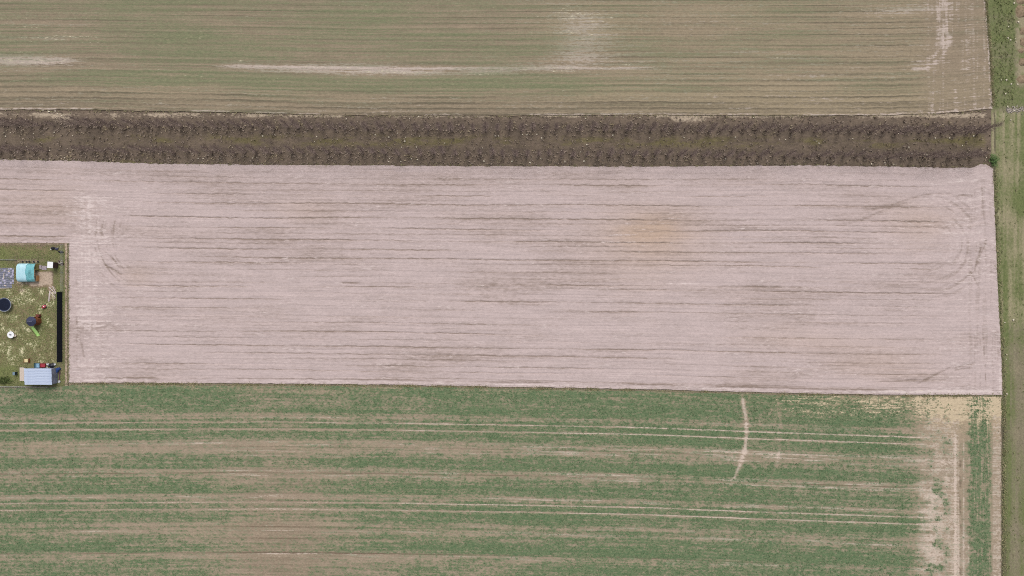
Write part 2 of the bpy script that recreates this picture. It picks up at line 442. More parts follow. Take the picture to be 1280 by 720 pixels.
hr += 0.7 * gs(V, 457 - (U - 1205) * 0.25, 1.6) * win(1188, 1196, 1215, 1222, U) + 0.7 * gs(V, 461 - (U - 1205) * 0.15, 1.2) * win(1190, 1196, 1212, 1218, U)
hr += 0.7 * gs(V, 478 - (U - 1150) * 0.5, 1.3) * win(1142, 1150, 1185, 1196, U) + 0.5 * gs(V, 476 + (1130 - U) * 0.04, 1.0) * win(1080, 1100, 1140, 1150, U)
hr += 0.7 * gs(U, 1226 - (V - 310) * 0.30, 1.3) * win(302, 308, 326, 334, V) + 0.6 * gs(U, 1233 - (V - 300) * 0.4, 1.2) * win(296, 302, 335, 345, V) + 0.55 * gs(U, 1216 + (V - 345) * 0.55, 1.2) * win(336, 342, 356, 362, V)
hr += 0.6 * gs(U, 1228 + (V - 250) * 0.05, 1.0) * win(232, 240, 268, 276, V) + 0.6 * gs(U, 1230 + (V - 440) * .06, 1.0) * sm(0.45, .6, vnoise(U * 0, V / 7, 87)) * sm(400, 430, V)
# long sweeping wheelings towards the upper right corner
hr += 0.55 * gs(V, 262 - 20 * sm(1085, 1170, U), 1.4) * win(1070, 1090, 1180, 1195, U) * 0.8 + 0.35 * gs(V, 282 - 30 * sm(1040, 1150, U), 1.6) * win(1030, 1060, 1130, 1150, U)
hr += 0.8 * gs(V, 353.5, 1.3) * win(424, 430, 444, 451, U)
blot = 0.30 * gs(U, 620, 70) * gs(V, 362, 22) * sm(0.35, 0.7, vnoise(U / 6, V / 3, 91)) + 0.26 * gs(U, 340, 70) * gs(V, 312, 16) + 0.2 * gs(U, 250, 60) * gs(V, 318, 12) + 0.28 * gs(U, 1130, 45) * gs(V, 372, 18)
blot += 0.22 * gs(U, 590, 60) * gs(V, 447, 10) + 0.18 * gs(U, 410, 40) * gs(V, 448, 9) + 0.16 * gs(U, 900, 70) * gs(V, 275, 14) + 0.16 * gs(U, 980, 60) * gs(V, 358, 8) + 0.10 * gs(U, 240, 90) * gs(V, 230, 14)
dark = 0.20 + 0.60 * fur + 0.70 * hl + 0.62 * hr + 0.5 * blot + 0.20 * (st - 0.5) + 0.55 * (lo - 0.5) + 0.18 * (lo2 - 0.5) + 0.26 * (st2 - 0.5) * (1 - left) * (1 - right)  # furrow lines darkened in the colour: moist soil plus painted-in shading of the grooves
dark += 0.55 * gs(bb - V, 6, 1.0) * sm(.3, .6, vnoise(U / 50, U * 0, 99)) * (1 - right)
pale = 0.14 + 0.34 * (st2 - 0.5) + 0.35 * (lo2 - 0.5) + 0.14 * left * (0.4 + vs_l) + 0.12 * right * (0.4 + vs_r)
pale += 0.30 * gs(bb - V, 3.0, 1.6) * (0.6 + 0.6 * st2) + 0.07 * gs(U, 112, 18) * left + 0.16 * gs(U, 112, 18) * left * vs_l
pale += 0.40 * gs(V, 294, 1.2) * win(755, 765, 785, 800, U) + 0.4 * gs(V, 354.5, 1.2) * win(830, 840, 860, 880, U) + 0.28 * gs(V, 303, 1.3) * win(745, 755, 790, 800, U)
pale += 0.45 * gs(V, 488.5, 1.6) * win(1085, 1110, 1235, 1245, U) + 0.4 * gs(U, 1250, 1.3) * sm(440, 470, V)
warm = 0.80 * gs(U - 40 * (lo2 - .5), 815, 42) * gs(V - 10 * (lo - .5), 288, 20) + 0.40 * gs(U, 810, 75) * gs(V, 305, 50) + 0.35 * gs(U, 1150, 45) * gs(V, 280, 26) + 0.30 * gs(U, 1100, 70) * gs(V, 455, 22)
warm += 0.25 * gs(U, 385, 40) * gs(V, 262, 14) + 0.5 * np.clip(fur, 0, 1) * 0.5 + 0.25 * gs(U, 60, 60) * gs(V, 255, 30) + 0.3 * gs(U, 1010, 80) * gs(V, 425, 14) + 0.3 * gs(U, 170, 22) * gs(V, 345, 14) + 0.28 * (lo - .5)
straw = 0.0 + 0.5 * gs(V, 488.5, 1.2) * win(1100, 1120, 1190, 1215, U) * vs_r
Z = 0.05 + 0.05 * st - 0.09 * np.clip(fur + hl + hr, 0, 1.2) + 0.03 * st2
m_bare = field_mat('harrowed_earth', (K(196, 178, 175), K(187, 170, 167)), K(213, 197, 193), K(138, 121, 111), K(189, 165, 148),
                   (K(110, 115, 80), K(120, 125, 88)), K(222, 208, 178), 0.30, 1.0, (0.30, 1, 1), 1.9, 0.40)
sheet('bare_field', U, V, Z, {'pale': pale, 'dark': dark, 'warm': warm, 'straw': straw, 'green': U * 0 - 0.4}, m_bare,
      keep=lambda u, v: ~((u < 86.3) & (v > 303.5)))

# ---- the lower crop field
tv = np.concatenate([np.linspace(0, 0.70, 250)[:-1], np.linspace(0.70, 1.0, 40)])
TT, U0 = np.meshgrid(tv, steps((-260, -12, 8), (-12, 900, 2), (900, 1120, 1.4), (1120, 1240, 0.8)), indexing='ij')
lt = low_top(U0) + 1.2 * (vnoise(U0 / 6, U0 * 0, 152) - 0.5)
V = lt + TT * (830 - lt)
U = warp_right(U0, V, low_right) + (vnoise(V / 5, V * 0, 154) - 0.5) * 1.2 * sm(1230, 1239, U0)
tram = pl([(-260, 533), (0, 530), (320, 528), (480, 529.5), (640, 532), (800, 535), (960, 541), (1120, 546.5), (1300, 551)])
W = V - tram(U) + 530
Wp = np.where(W > 724, W - 100, W)
Gf = pl([(440, 0.61), (487, 0.60), (516, 0.61), (519, 0.37), (524, 0.35), (526, 0.61), (528, 0.53), (531.5, 0.65), (535, 0.61), (539.5, 0.50), (541, 0.67), (549, 0.61), (553, 0.33), (566, 0.31), (569, 0.50), (573, 0.49), (575, 0.66), (585, 0.63), (588, 0.33), (597, 0.32), (599, 0.51),
         (606, 0.52), (608, 0.63), (617, 0.61), (620, 0.33), (625, 0.32), (626.5, 0.65), (628.5, 0.53), (632, 0.62), (636, 0.60), (640, 0.50), (642, 0.62), (652, 0.60), (655, 0.35), (659, 0.36), (660.5, 0.53), (662, 0.36), (668, 0.36), (669.5, 0.53), (677, 0.52), (680, 0.63), (690, 0.65), (692.5, 0.36), (699, 0.35), (702, 0.51), (712, 0.53), (724, 0.55)])
lo = fbm(U / 70, V / 20, 161); cl = fbm(U / 7, V / 4, 163); st = vnoise(U / 60, W / 1.4, 165); st2 = vnoise(U / 25, W / 1.0, 166)
cf = fbm(U / 3.2, V / 2.2, 168, 2)
green = Gf(Wp + 3.0 * (cl - 0.5)) + 0.26 * (lo - 0.5) + 0.36 * (cl - 0.5) + 0.42 * (cf - 0.5) + 0.30 * (st - 0.5) + 0.22 * (st2 - 0.5)
brown = gs(U, 350, 75) * (0.30 + 0.7 * sm(520, 700, V)) + 0.35 * gs(U, 470, 60) * gs(V, 700, 40) + 0.3 * gs(U, 120, 80) * gs(V, 575, 14)
green += 0.07
green -= 0.32 * brown
green += 0.05 * sm(560, 700, U) - 0.10 * gs(U, 250, 90) * gs(V, 660, 60)
hd = sm(1128, 1172, U + 34 * (cl - .5) + 26 * (vnoise(U * 0, W / 2.2, 172) - .5))
topr = sm(900, 1040, U) * (1 - sm(510, 534, V + 26 * (cl - .5)))
green -= 0.16 * topr * sm(.3, .7, cl)
# right-hand headland: bare strip, wheelings, greener strip along the verge
hgreen = 0.16 + 0.6 * (cl - .5) + 0.4 * (cf - .5) + 0.42 * win(1150, 1166, 1182, 1194, U + 12 * (cl - .5)) * sm(0.34, 0.7, fbm(U / 14, V / 14, 171)) * (0.3 + 1.3 * cf) + 0.46 * win(1207, 1215, 1235, 1242, U + 8 * (cl - .5)) - 0.1 * gs(V, 526, 10)
hgreen += 0.20 * gs(V, 510, 12) + 0.2 * win(1200, 1204, 1240, 1242, U) * (0.5 - abs(cl - .5))
green = green * (1 - hd) + hgreen * hd
pale = 0.12 + 0.34 * (st2 - .5) + 0.18 * (cl - .5) + 0.2 * (cf - .5)
for base in (0, 100):
    for off, s in ((529.3, .75), (538.0, .68)):
        mm = (0.15 + 0.7 * vnoise(U / 55, U * 0, 180 + off + base) + 0.5 * vnoise(U / 6, U * 0, 185 + off + base)) * (0.5 + 0.8 * sm(300, 900, U))
        L = gs(W - base - off + 0.5 * (vnoise(U / 20, U * 0, 190 + off) - .5), 0, 0.85)
        pale += s * L * np.clip(mm, 0, 1.1) * (1 - hd); green -= 0.5 * L * (1 - hd)
tanband = 1 - sm(0.30, 0.46, Gf(Wp))
pale += (1 - hd) * tanband * (0.10 + 0.34 * sm(0.45, 0.9, st2)) * (0.5 + 0.7 * sm(400, 900, U))
for off in (556, 590, 596, 622, 665, 694, 523, 571):
    pale += 0.42 * (1 - hd) * gs(W - off - 1.5 * (vnoise(U / 90, U * 0, 210 + off) - .5), 0, 0.7) * sm(.35, .75, vnoise(U / 45, U * 0, 220 + off)) * (0.4 + 0.9 * vnoise(U / 5, U * 0, 230 + off))
def track(pts, w):
    f = pl([(p[1], p[0]) for p in pts]); v0, v1 = pts[0][1], pts[-1][1]
    return gs(U, f(V), w) * win(v0 - 3, v0 + 3, v1 - 6, v1 + 2, V)
t1 = track([(928, 496), (930, 510), (933, 525), (933, 545), (930, 568), (922, 588), (917, 600)], 3.0)
t2 = track([(973, 498), (975, 520), (975, 560), (971, 580), (964, 597)], 2.8)
pale += t1 * (0.22 + 0.65 * cf) + 0.7 * t2 * (0.05 + 0.5 * cf) * (0.4 + 0.6 * sm(540, 575, V)); green -= 0.42 * t1 + 0.14 * t2
pale += hd * (0.34 * win(1140, 1150, 1195, 1200, U) * (0.5 + cf) + (0.50 * gs(U, 1194, 1.3) * sm(535, 560, V) + 0.42 * gs(U, 1204.5, 1.1) * sm(540, 560, V) + 0.25 * gs(U, 1198.5, 0.9) + 0.25 * gs(U, 1211, 1.0)) * (0.35 + 1.1 * vnoise(U / 3, V / 6, 207)) + 0.22 * win(1193, 1196, 1209, 1213, U) * sm(650, 670, V) + 0.30 * win(1239, 1242, 1251, 1256, U) * (0.5 + cl)) 
pale += 0.22 * gs(U, 1160, 16) * win(590, 620, 690, 740, V) * (.5 + cl)
straw = 0.04 + 0.29 * topr * sm(.3, .75, vnoise(U / 7, V / 1.6, 175)) + 0.16 * topr * sm(1040, 1120, U) * (.3 + cl) + 0.34 * hd * gs(V + 22 * (cl - .5), 512, 22) * (0.2 + 1.1 * cf) + 0.25 * (cf - .5) + 0.05 * (cl - .5) + 0.14 * gs(U, 1247, 4) * hd + 0.16 * hd * win(1120, 1150, 1200, 1212, U) * (0.3 + cf)
straw += 0.10 * gs(lt - V, -4, 5) * cl
vst = vnoise(U / 1.3, V / 22, 177); hst = vnoise(U / 14, W / 0.9, 178)
straw += hd * 0.30 * win(1207, 1214, 1238, 1243, U) * sm(.5, .9, vst) + topr * 0.30 * sm(.5, .85, hst)
green -= hd * 0.25 * win(1207, 1214, 1238, 1243, U) * sm(.6, .9, vst)
dark = 0.08 + 0.28 * (st - .5) + 0.30 * brown
for base in (0, 100):
    for off, s in ((560, .5), (592.5, .75), (574.5, .35), (607.5, .25), (518.5, .2)):
        dark += s * gs(W - base - off, 0, 0.8) * (0.4 + 0.8 * vnoise(U / 60, U * 0, 200 + off + base)) * (1 - hd)
dark += hd * (0.5 * gs(U, 1200, 3.0) * sm(.5, .65, vnoise(U / 3, V / 5, 205)) * sm(560, 580, V) + 0.4 * gs(U, 1224, 1.0) * sm(560, 600, V)) + 0.5 * gs(U, 1251, 0.9)
warm = 0.35 * topr + 0.35 * hd * gs(V, 520, 30) + 0.25 * gs(lt - V, -5, 6) + 0.30 * (lo - .4)
Z = 0.02 + 0.06 * np.clip(green, 0, 1) + 0.02 * st - 0.04 * np.clip(pale, 0, 1)
low_arrays = (U.copy(), V.copy(), np.clip(green, 0, 1))
m_low = field_mat('green_crop_earth', (K(162, 145, 126), K(152, 137, 118)), K(202, 184, 170), K(114, 98, 82), K(176, 156, 128),
                  (K(88, 111, 79), K(117, 127, 95)), K(198, 180, 152), 0.45, 1.7, (0.6, 1, 1), 2.3, 0.36)
sheet('lower_crop_field', U, V, Z, {'green': green, 'pale': pale, 'dark': dark, 'warm': warm, 'straw': straw}, m_low)

# ---- the garden plot's lawn
TT, U = np.meshgrid(np.linspace(0, 1, 200), steps((-260, -12, 8), (-12, 85.6, 0.8)), indexing='ij')
gt = 303.5 + 1.4 * (vnoise(U / 4, U * 0, 252) - .5)
V = gt + TT * (485.5 - gt)
U = U + 1.0 * (vnoise(V / 5, V * 0, 253) - .5) * sm(75, 84, U)
cl = fbm(U / 8, V / 8, 261); c2 = fbm(U / 3.2, V / 3.2, 263); lo = fbm(U / 25, V / 25, 265)
green = 0.62 + 0.5 * (lo - .5) + 0.35 * (cl - .5)
inside = win(350, 358, 455, 460, V) * (1 - sm(66, 72, U))
straw = inside * (0.30 + 0.8 * (cl - .5) + 0.30 * (lo - .5)) * (0.8 + 0.5 * c2)
bare = win(36, 42, 64, 68, U) * win(337, 342, 354, 361, V) + 0.8 * gs(V, 326.5, 2.2) * win(18, 24, 46, 50, U) + 0.8 * win(20, 22, 50, 56, U) * gs(V, 354, 3.0) + 1.0 * gs(np.hypot(U - 27, V - 363), 0, 4.0)
bare += 0.7 * win(59, 62, 69, 71, U) * win(356, 360, 372, 378, V) + 0.85 * win(80.5, 82, 84, 85, U) + 0.55 * gs(V, 304.5, 3) + 0.6 * gs(V, 484.5, 2.0) * (cl + .2)
pale = np.clip(bare, 0, 1) * 0.72 * (0.75 + 0.5 * c2)
green = green - 0.55 * np.clip(bare, 0, 1) - 0.15 * gs(V, 308, 5)
dark = 0.12 + 0.9 * gs(U, 85.4, 0.7) + 0.45 * gs(V, 306, 2) * c2 + 0.5 * gs(V, 322, 2.0) * (0.4 + c2) + 0.45 * gs(U, 79, 2.0) * cl + 0.55 * gs(V, 469, 4) * (1 - sm(10, 16, U)) + 0.4 * gs(V, 481.5, 1.6)
warm = 0.4 * win(44, 47, 52, 56, U) * win(336, 340, 350, 354, V) + 0.25 * gs(V, 314, 6) + .2 * inside
Z = 0.0 + 0.05 * cl + 0.04 * c2 * np.clip(green, 0, 1)
m_lawn = field_mat('garden_lawn', (K(134, 116, 100), K(122, 106, 90)), K(186, 166, 148), K(84, 82, 62), K(150, 130, 84),
                   (K(104, 113, 67), K(128, 131, 84)), K(214, 205, 170), 0.7, 1.1, (1, 1, 1), 2.2, 0.3)
sheet('garden_lawn', U, V, Z, {'green': green, 'pale': pale, 'dark': dark, 'warm': warm, 'straw': straw}, m_lawn)

# ------------------------------------------------------------------ low growth: tufts of blades, one mass per place
def tufts(name, u, v, h, w, blades, mat, label, z0=0.0, cat='grass'):
    n = len(u); X, Y = XY(u, v)
    N = n * blades
    a = nr.rand(N) * 2 * np.pi; ln = nr.rand(N)
    hh = np.repeat(h, blades) * (0.5 + 0.7 * nr.rand(N)); ww = np.repeat(w, blades)
    bx = np.repeat(X, blades) + (nr.rand(N) - .5) * ww * 0.8; by = np.repeat(Y, blades) + (nr.rand(N) - .5) * ww * 0.8
    z0 = np.repeat(np.broadcast_to(np.asarray(z0, float), (n,)), blades) if np.ndim(z0) else np.full(N, z0)
    bw = (0.02 + 0.05 * nr.rand(N)) * (np.repeat(w, blades) / 0.3)
    ca, sa = np.cos(a), np.sin(a)
    lean = ww * (0.4 + 0.8 * ln)
    p0 = np.stack([bx - sa * bw, by + ca * bw, z0], -1); p1 = np.stack([bx + sa * bw, by - ca * bw, z0], -1)
    p2 = np.stack([bx + ca * lean * .45 + sa * bw * .8, by + sa * lean * .45 - ca * bw * .8, z0 + hh * .75], -1)
    p3 = np.stack([bx + ca * lean, by + sa * lean, z0 + hh], -1)
    V_ = np.stack([p0, p1, p2, p3], 1).reshape(-1, 3)
    i = np.arange(N)[:, None] * 4
    F = np.concatenate([i, i + 1, i + 2, i, i + 2, i + 3], 1).reshape(-1, 3)
    o = link_obj(name, np_mesh(name, V_, F, None, False), mat)
    return tag(o, label, cat, kind='stuff')
def leaf_mat(name, a, b, c=None):
    m, nt, bs = new_mat(name)
    cc = mixc(nt, sstep(nt, noise(nt, 1.3, 4, 0.7), 0.38, 0.62), a, b)
    if c:
        cc = mixc(nt, sstep(nt, noise(nt, 0.35, 3, 0.6, (1, 1, 1), (40, 9, 0)), 0.5, 0.68), cc, c)
    nt.links.new(cc, bs.inputs['Base Color'])
    return m
m_crop = leaf_mat('crop_leaf', K(102, 131, 92), K(126, 145, 107))
m_weed = leaf_mat('dead_weed', K(182, 164, 148), K(158, 142, 130), K(190, 174, 144))
m_grass = leaf_mat('verge_grass', K(128, 138, 88), K(146, 148, 104), K(160, 154, 116))

n = 300000
u_ = nr.uniform(-10, 1250, n); v_ = nr.uniform(486, 735, n)
g_t = np.clip((v_ - low_top(u_)) / (830 - low_top(u_)), 0, 1)
ri = np.clip(np.searchsorted(tv, g_t), 0, low_arrays[2].shape[0] - 1)
ul = low_arrays[0][0]; ci = np.clip(np.searchsorted(ul, u_), 0, low_arrays[2].shape[1] - 1)
gg = low_arrays[2][ri, ci]
k_ = (nr.rand(n) < np.clip((gg - 0.42) * 1.5, 0, 0.45) * sm(0.3, 0.6, fbm(u_ / 5, v_ / 3, 301))) & (v_ > low_top(u_) + 2)
u_, v_ = u_[k_], v_[k_]
tufts('crop_seedlings', u_, v_, np.full(len(u_), .16), np.full(len(u_), .22), 4, m_crop, 'young green crop sprouting in bands across the lower field', 0.05, 'crop')

n = 11000
u_ = nr.uniform(-10, 1238, n); v_ = nr.uniform(143, 207, n) + (u_ - 640) * 0.004
k_ = nr.rand(n) < 0.15 + 0.8 * (gs(v_, 160, 6) + gs(v_, 196, 8)) * fbm(u_ / 8, v_ / 5, 303)
u_, v_ = u_[k_], v_[k_]
k_ = v_ < bare_top(u_) - 1.2
u_, v_ = u_[k_], v_[k_]
tufts('dead_weeds', u_, v_, np.full(len(u_), .5), np.full(len(u_), .42), 6, m_weed, 'dead brown weeds and leaf litter under the two tree rows', -0.1, 'weeds')

n = 5000
u_ = nr.uniform(1242, 1300, n); v_ = nr.uniform(-15, 735, n)
k_ = (nr.rand(n) < 0.9 * (v_ < 134) * (u_ < 1268) + 0.08 * (v_ >= 134)) & (u_ > np.where(v_ < 140, top_right(v_) + 3, np.where(v_ < 495, bare_right(v_) + 3, 1256)))
u_, v_ = u_[k_], v_[k_]
u2 = nr.uniform(-10, 83, 5000); v2 = nr.uniform(306, 483, 5000)
k2 = ~((u2 > 36) & (u2 < 68) & (v2 > 336) & (v2 < 360))
tufts('verge_grass', u_, v_, np.full(len(u_), .28), np.full(len(u_), .32), 5, m_grass, 'rough green grass along the right-hand verge', -0.08)
tufts('lawn_grass', u2[k2], v2[k2], np.full(k2.sum(), .16), np.full(k2.sum(), .26), 5, m_grass, 'patchy lawn grass in the garden plot', 0.0)

n = 5200
u_ = nr.uniform(88, 1252, n); v_ = (bare_bot(u_) + low_top(u_)) / 2 + nr.normal(0, 1.3, n)
k_ = nr.rand(n) < 0.15 + 0.85 * sm(.35, .6, vnoise(u_ / 14, u_ * 0, 311)); u_, v_ = u_[k_], v_[k_]
v3 = nr.uniform(212, 735, 1500); u3 = np.where(v3 < 495, bare_right(v3), 1252.5) + 2.2 + nr.normal(0, 2.0, 1500)
v4 = nr.uniform(-10, 134, 900); u4 = top_right(v4) + 0.8 + nr.normal(0, 1.2, 900)
v5 = nr.uniform(304, 478, 900); u5 = 85.6 + nr.normal(0, 0.9, 900)
u6 = nr.uniform(0, 1236, 800); v6 = bare_top(u6) - 0.8 + nr.normal(0, 1.1, 800)
u7 = nr.uniform(0, 1236, 700); v7 = top_bot(u7) + 1.2 + nr.normal(0, 1.2, 700)
u_ = np.concatenate([u_, u3, u4, u5, u6, u7]); v_ = np.concatenate([v_, v3, v4, v5, v6, v7])
m_edge = leaf_mat('edge_weed', K(170, 160, 124), K(146, 144, 104), K(188, 174, 142))
tufts('edge_weeds', u_, v_, np.full(len(u_), .2), .14 + .16 * nr.rand(len(u_)), 5, m_edge, 'straggling weeds along the field margins', 0.0, 'weeds')

# ================================================================== THE TWO ROWS OF BARE TREES
m_bark = plain('grey_bark', K(156, 138, 128), K(128, 112, 105), 2.5, 0.9, 0.1, (1, 1, 0.3))
m_twig = plain('twig_bark', K(166, 147, 139), K(136, 119, 113), 0.5, 0.9, 0.1)
def tree_meshes(seed):
    r = random.Random(seed)
    H = r.uniform(7.4, 8.8)
    tr = MB(); pts = []
    lx, ly = r.uniform(-.25, .25), r.uniform(-.25, .25)
    nseg = 6
    for i in range(nseg + 1):
        t = i / nseg
        pts.append(Vector((lx * t + 0.08 * math.sin(4 * t + seed), ly * t + 0.08 * math.cos(3 * t + seed) - 0.08, H * 0.86 * t)))
    rad = lambda t: 0.09 * (1 - t) ** 0.8 + 0.02
    for i in range(nseg):
        tr.tube(pts[i], pts[i + 1], rad(i / nseg), rad((i + 1) / nseg), 6, caps=(i == 0))
    # root flare
    for k in range(4):
        a = k * 1.57 + r.random()
        tr.tube((0.28 * math.cos(a), 0.28 * math.sin(a), -0.12), (0.05 * math.cos(a), 0.05 * math.sin(a), 0.35), 0.05, 0.08, 4)
    def on_trunk(t):
        f = t * nseg; i = min(int(f), nseg - 1); return pts[i].lerp(pts[i + 1], f - i)
    cr = MB()
    nb = 38
    for b in range(nb):
        t = 0.10 + 0.88 * (b / nb) + r.uniform(-.02, .02); t = min(max(t, .06), .99)
        p = on_trunk(t)
        env = 1.05 * (0.55 + 0.45 * math.sin(math.pi * min(t * 1.15, 1))) * (1 - 0.45 * t)
        L = env * r.uniform(0.8, 1.5) + 0.25
        a = b * 2.399 + r.uniform(-.5, .5); el = math.radians(r.uniform(28, 60) + 14 * t)
        d = Vector((math.cos(a) * math.cos(el), math.sin(a) * math.cos(el), math.sin(el)))
        q = p + d * L * 0.55; d2 = (d + Vector((0, 0, 0.35))).normalized(); e = q + d2 * L * 0.6
        r0 = 0.045 * (1 - t) + 0.02
        cr.tube(p, q, r0, r0 * 0.65, 4, False); cr.tube(q, e, r0 * 0.65, 0.008, 3, False)
        for k in range(19):
            s = r.uniform(0.18, 1.0)
            o = p.lerp(q, s / 0.5) if s < 0.5 else q.lerp(e, (s - 0.5) / 0.5)
            aa = r.uniform(0, 6.283); ee = math.radians(r.uniform(5, 75))
            td = (Vector((math.cos(aa) * math.cos(ee), math.sin(aa) * math.cos(ee), math.sin(ee))) + d * 0.7).normalized()
            tl = r.uniform(0.35, 0.85)
            m_ = o + td * tl * 0.5; td2 = (td + Vector((r.uniform(-.3, .3), r.uniform(-.3, .3), 0.2))).normalized()
            cr.tube(o, m_, 0.0085, 0.007, 3, False); cr.tube(m_, m_ + td2 * tl * 0.6, 0.007, 0.003, 3, False)
    # low suckers round the foot
    for k in range(26):
        a = r.uniform(0, 6.283); rr_ = r.uniform(0.1, 0.8); o = Vector((rr_ * math.cos(a), rr_ * math.sin(a), -0.05))
        e = o + Vector((r.uniform(-.4, .4), r.uniform(-.4, .4), r.uniform(.5, 1.6)))
        cr.tube(o, e, 0.022, 0.006, 3, False)
    t_me = tr.mesh('trunk'); c_me = cr.mesh('crown')
    t_me.materials.append(m_bark); c_me.materials.append(m_twig)
    return t_me, c_me
TREES = [tree_meshes(s) for s in range(8)]
def ordw(n):
    if 10 <= n % 100 <= 20: sfx = 'th'
    else: sfx = {1: 'st', 2: 'nd', 3: 'rd'}.get(n % 10, 'th')
    return '%d%s' % (n, sfx)
row_a = pl([(0, 156.5), (213, 157.5), (400, 161), (600, 162.3), (800, 162.5), (1000, 164), (1220, 167)])
row_b = pl([(0, 188), (200, 190), (400, 191.5), (600, 193.7), (800, 194.5), (1000, 196), (1220, 197.5)])
def vig(u, which):
    s = 0.92
    if which == 'a':
        s *= 1 + 0.16 * float(sm(1070, 1100, u)) - 0.45 * float(win(62, 70, 88, 96, u)) - 0.30 * float(win(238, 246, 262, 272, u)) - 0.35 * float(win(846, 852, 866, 872, u)) + 0.05 * float(1 - sm(60, 70, u))
    else:
        s *= 0.94 + 0.08 * float(sm(1100, 1140, u)) - 0.40 * float(win(66, 72, 90, 97, u)) - 0.15 * float(win(240, 246, 262, 272, u))
    return s
tree_pos = []
for which, rowf, uend, words in (('a', row_a, 1221.0, 'upper row'), ('b', row_b, 1213.0, 'lower row')):
    u = uend; k = 0
    while u > 0:
        k += 1
        if 69 < u < 92:
            k -= 1; u -= 14.6; continue
        uj = u + rnd.uniform(-1.6, 1.6); vj = float(rowf(uj)) + rnd.uniform(-1.3, 1.3)
        x, y = XY(uj, vj); sfac = vig(uj, which) * rnd.uniform(0.84, 1.12)
        lab = ('bare leafless tree at the right-hand end of the ' + words) if k == 1 else 'bare leafless tree, %s from the right-hand end of the %s' % (ordw(k), words)
        root = thing('bare_tree', lab, 'tree', (x, y, -0.06), rnd.uniform(0, 6.283), 'bare trees planted in two rows')
        root.scale = (sfac * rnd.uniform(.92, 1.1), sfac * rnd.uniform(.92, 1.1), sfac)
        tm, cm = TREES[rnd.randrange(8)]
        a_ = bpy.data.objects.new('trunk', tm); b_ = bpy.data.objects.new('crown', cm)
        for c_ in (a_, b_):
            c_.parent = root; col.objects.link(c_)
        tree_pos.append((uj, vj, which, k))
        u -= 14.6

# ------------------------------------------------------------------ pale stones
m_stone = plain('pale_stone', K(228, 218, 198), K(204, 193, 172), 6, 0.85, 0.2)
def stone_mesh(seed):
    r = random.Random(seed); mb_ = MB(); n_ = 8
    prof = [(0.30, -0.06), (0.5, 0.06), (0.46, 0.2), (0.26, 0.33)]
    mb_.lathe(prof, n_)
    mb_.v = [(x * r.uniform(.75, 1.2), y * r.uniform(.6, 1.1), z * r.uniform(.8, 1.2)) for x, y, z in mb_.v]
    me = mb_.mesh('field_stone'); me.materials.append(m_stone); return me
STONES = [stone_mesh(900 + k) for k in range(5)]
stones_h = [(61, 139.5, 2.2), (69, 139, 1.6), (72, 142.5, 1.2), (77, 144.5, 1.5), (54, 138, 1.3), (7, 170.5, 1.6), (13, 166, 1.2), (5, 166, 1.1), (27, 163, 1.2), (68, 165.5, 1.7), (42, 167, 1.1), (91, 169.5, 1.3), (33, 183.5, 1.3), (62, 188, 1.4), (81, 197.5, 1.6), (34, 179, 1.0), (174, 175, 1.0),
            (240, 192.5, 1.1), (248, 198, 1.5), (254, 198.5, 1.4), (275, 198, 1.2), (316, 197.5, 1.3), (321, 196.5, 1.2), (328.5, 170, 1.9), (343.5, 168.5, 1.5), (396, 171, 1.6), (393, 177, 1.0), (433, 148.5, 1.3), (469, 168.5, 1.5), (486, 171.5, 2.0), (506, 176.5, 2.2), (497, 166.5, 1.2), (507, 171.5, 1.2), (524.5, 170.5, 1.4),
            (520.5, 184, 1.4), (502, 184, 1.1), (523, 145.5, 1.5), (512, 148, 1.2), (486, 202, 1.4), (501, 202, 1.4), (514, 198.5, 1.6), (522, 199.5, 1.5), (487, 198, 1.2), (556, 179, 1.3), (603, 185, 1.2), (605, 201.5, 2.0), (590, 204.5, 1.2), (619, 170, 1.6), (623, 170, 1.4), (653, 168, 1.4), (658.5, 168.5, 1.6), (671, 168, 1.4), (677, 172.5, 1.9),
            (640, 201.5, 2.0), (630, 197, 1.2), (662.5, 203.5, 1.9), (676, 198, 1.2), (706, 202, 1.9), (730, 201.5, 1.9), (733.5, 181, 1.9), (726, 190, 1.2), (702, 188, 1.1), (732, 148, 1.4), (800, 147, 1.3), (766, 169, 1.7), (652, 147.5, 1.4), (779, 146.5, 1.2), (812, 172, 1.4), (855, 172, 1.3), (919, 171.5, 1.6), (907, 198.5, 1.9), (838, 203, 1.3), (947, 204, 1.5), (982, 174.5, 1.5),
            (974, 174, 1.2), (942, 147, 1.3), (1023.5, 179, 1.6), (1021, 176.5, 1.1), (1034, 206, 1.7), (1066, 173.5, 1.3), (1089.5, 205, 2.0), (1106, 203.5, 1.6), (1117, 205.5, 1.5), (1136, 184, 1.6), (1139.5, 192.5, 1.9), (1158, 193.5, 1.8), (1126, 197, 1.2), (1169, 172.5, 1.6), (1187, 172.5, 1.8), (1217, 170, 1.7), (1203, 182, 1.2), (1123, 167, 1.2)]
used_lab = {}
def place_stone(u, v, d, label):
    n_ = used_lab.get(label, 0); used_lab[label] = n_ + 1
    o = bpy.data.objects.new('field_stone', STONES[rnd.randrange(5)]); col.objects.link(o)
    x, y = XY(u, v); s_ = d * S * 1.15
    o.location = (x, y, -0.05 + 0.05); o.rotation_euler = (0, 0, rnd.uniform(0, 6.28)); o.scale = (s_, s_, s_ * 0.9)
    return tag(o, label, 'stone', 'pale stones scattered along the tree rows and verge')
def plural(n_, i):
    return {1: ('',), 2: ('left', 'right'), 3: ('leftmost', 'middle', 'rightmost')}.get(n_, tuple(ordw(j + 1) + ' from left' for j in range(n_)))[i]
by_lab = {}
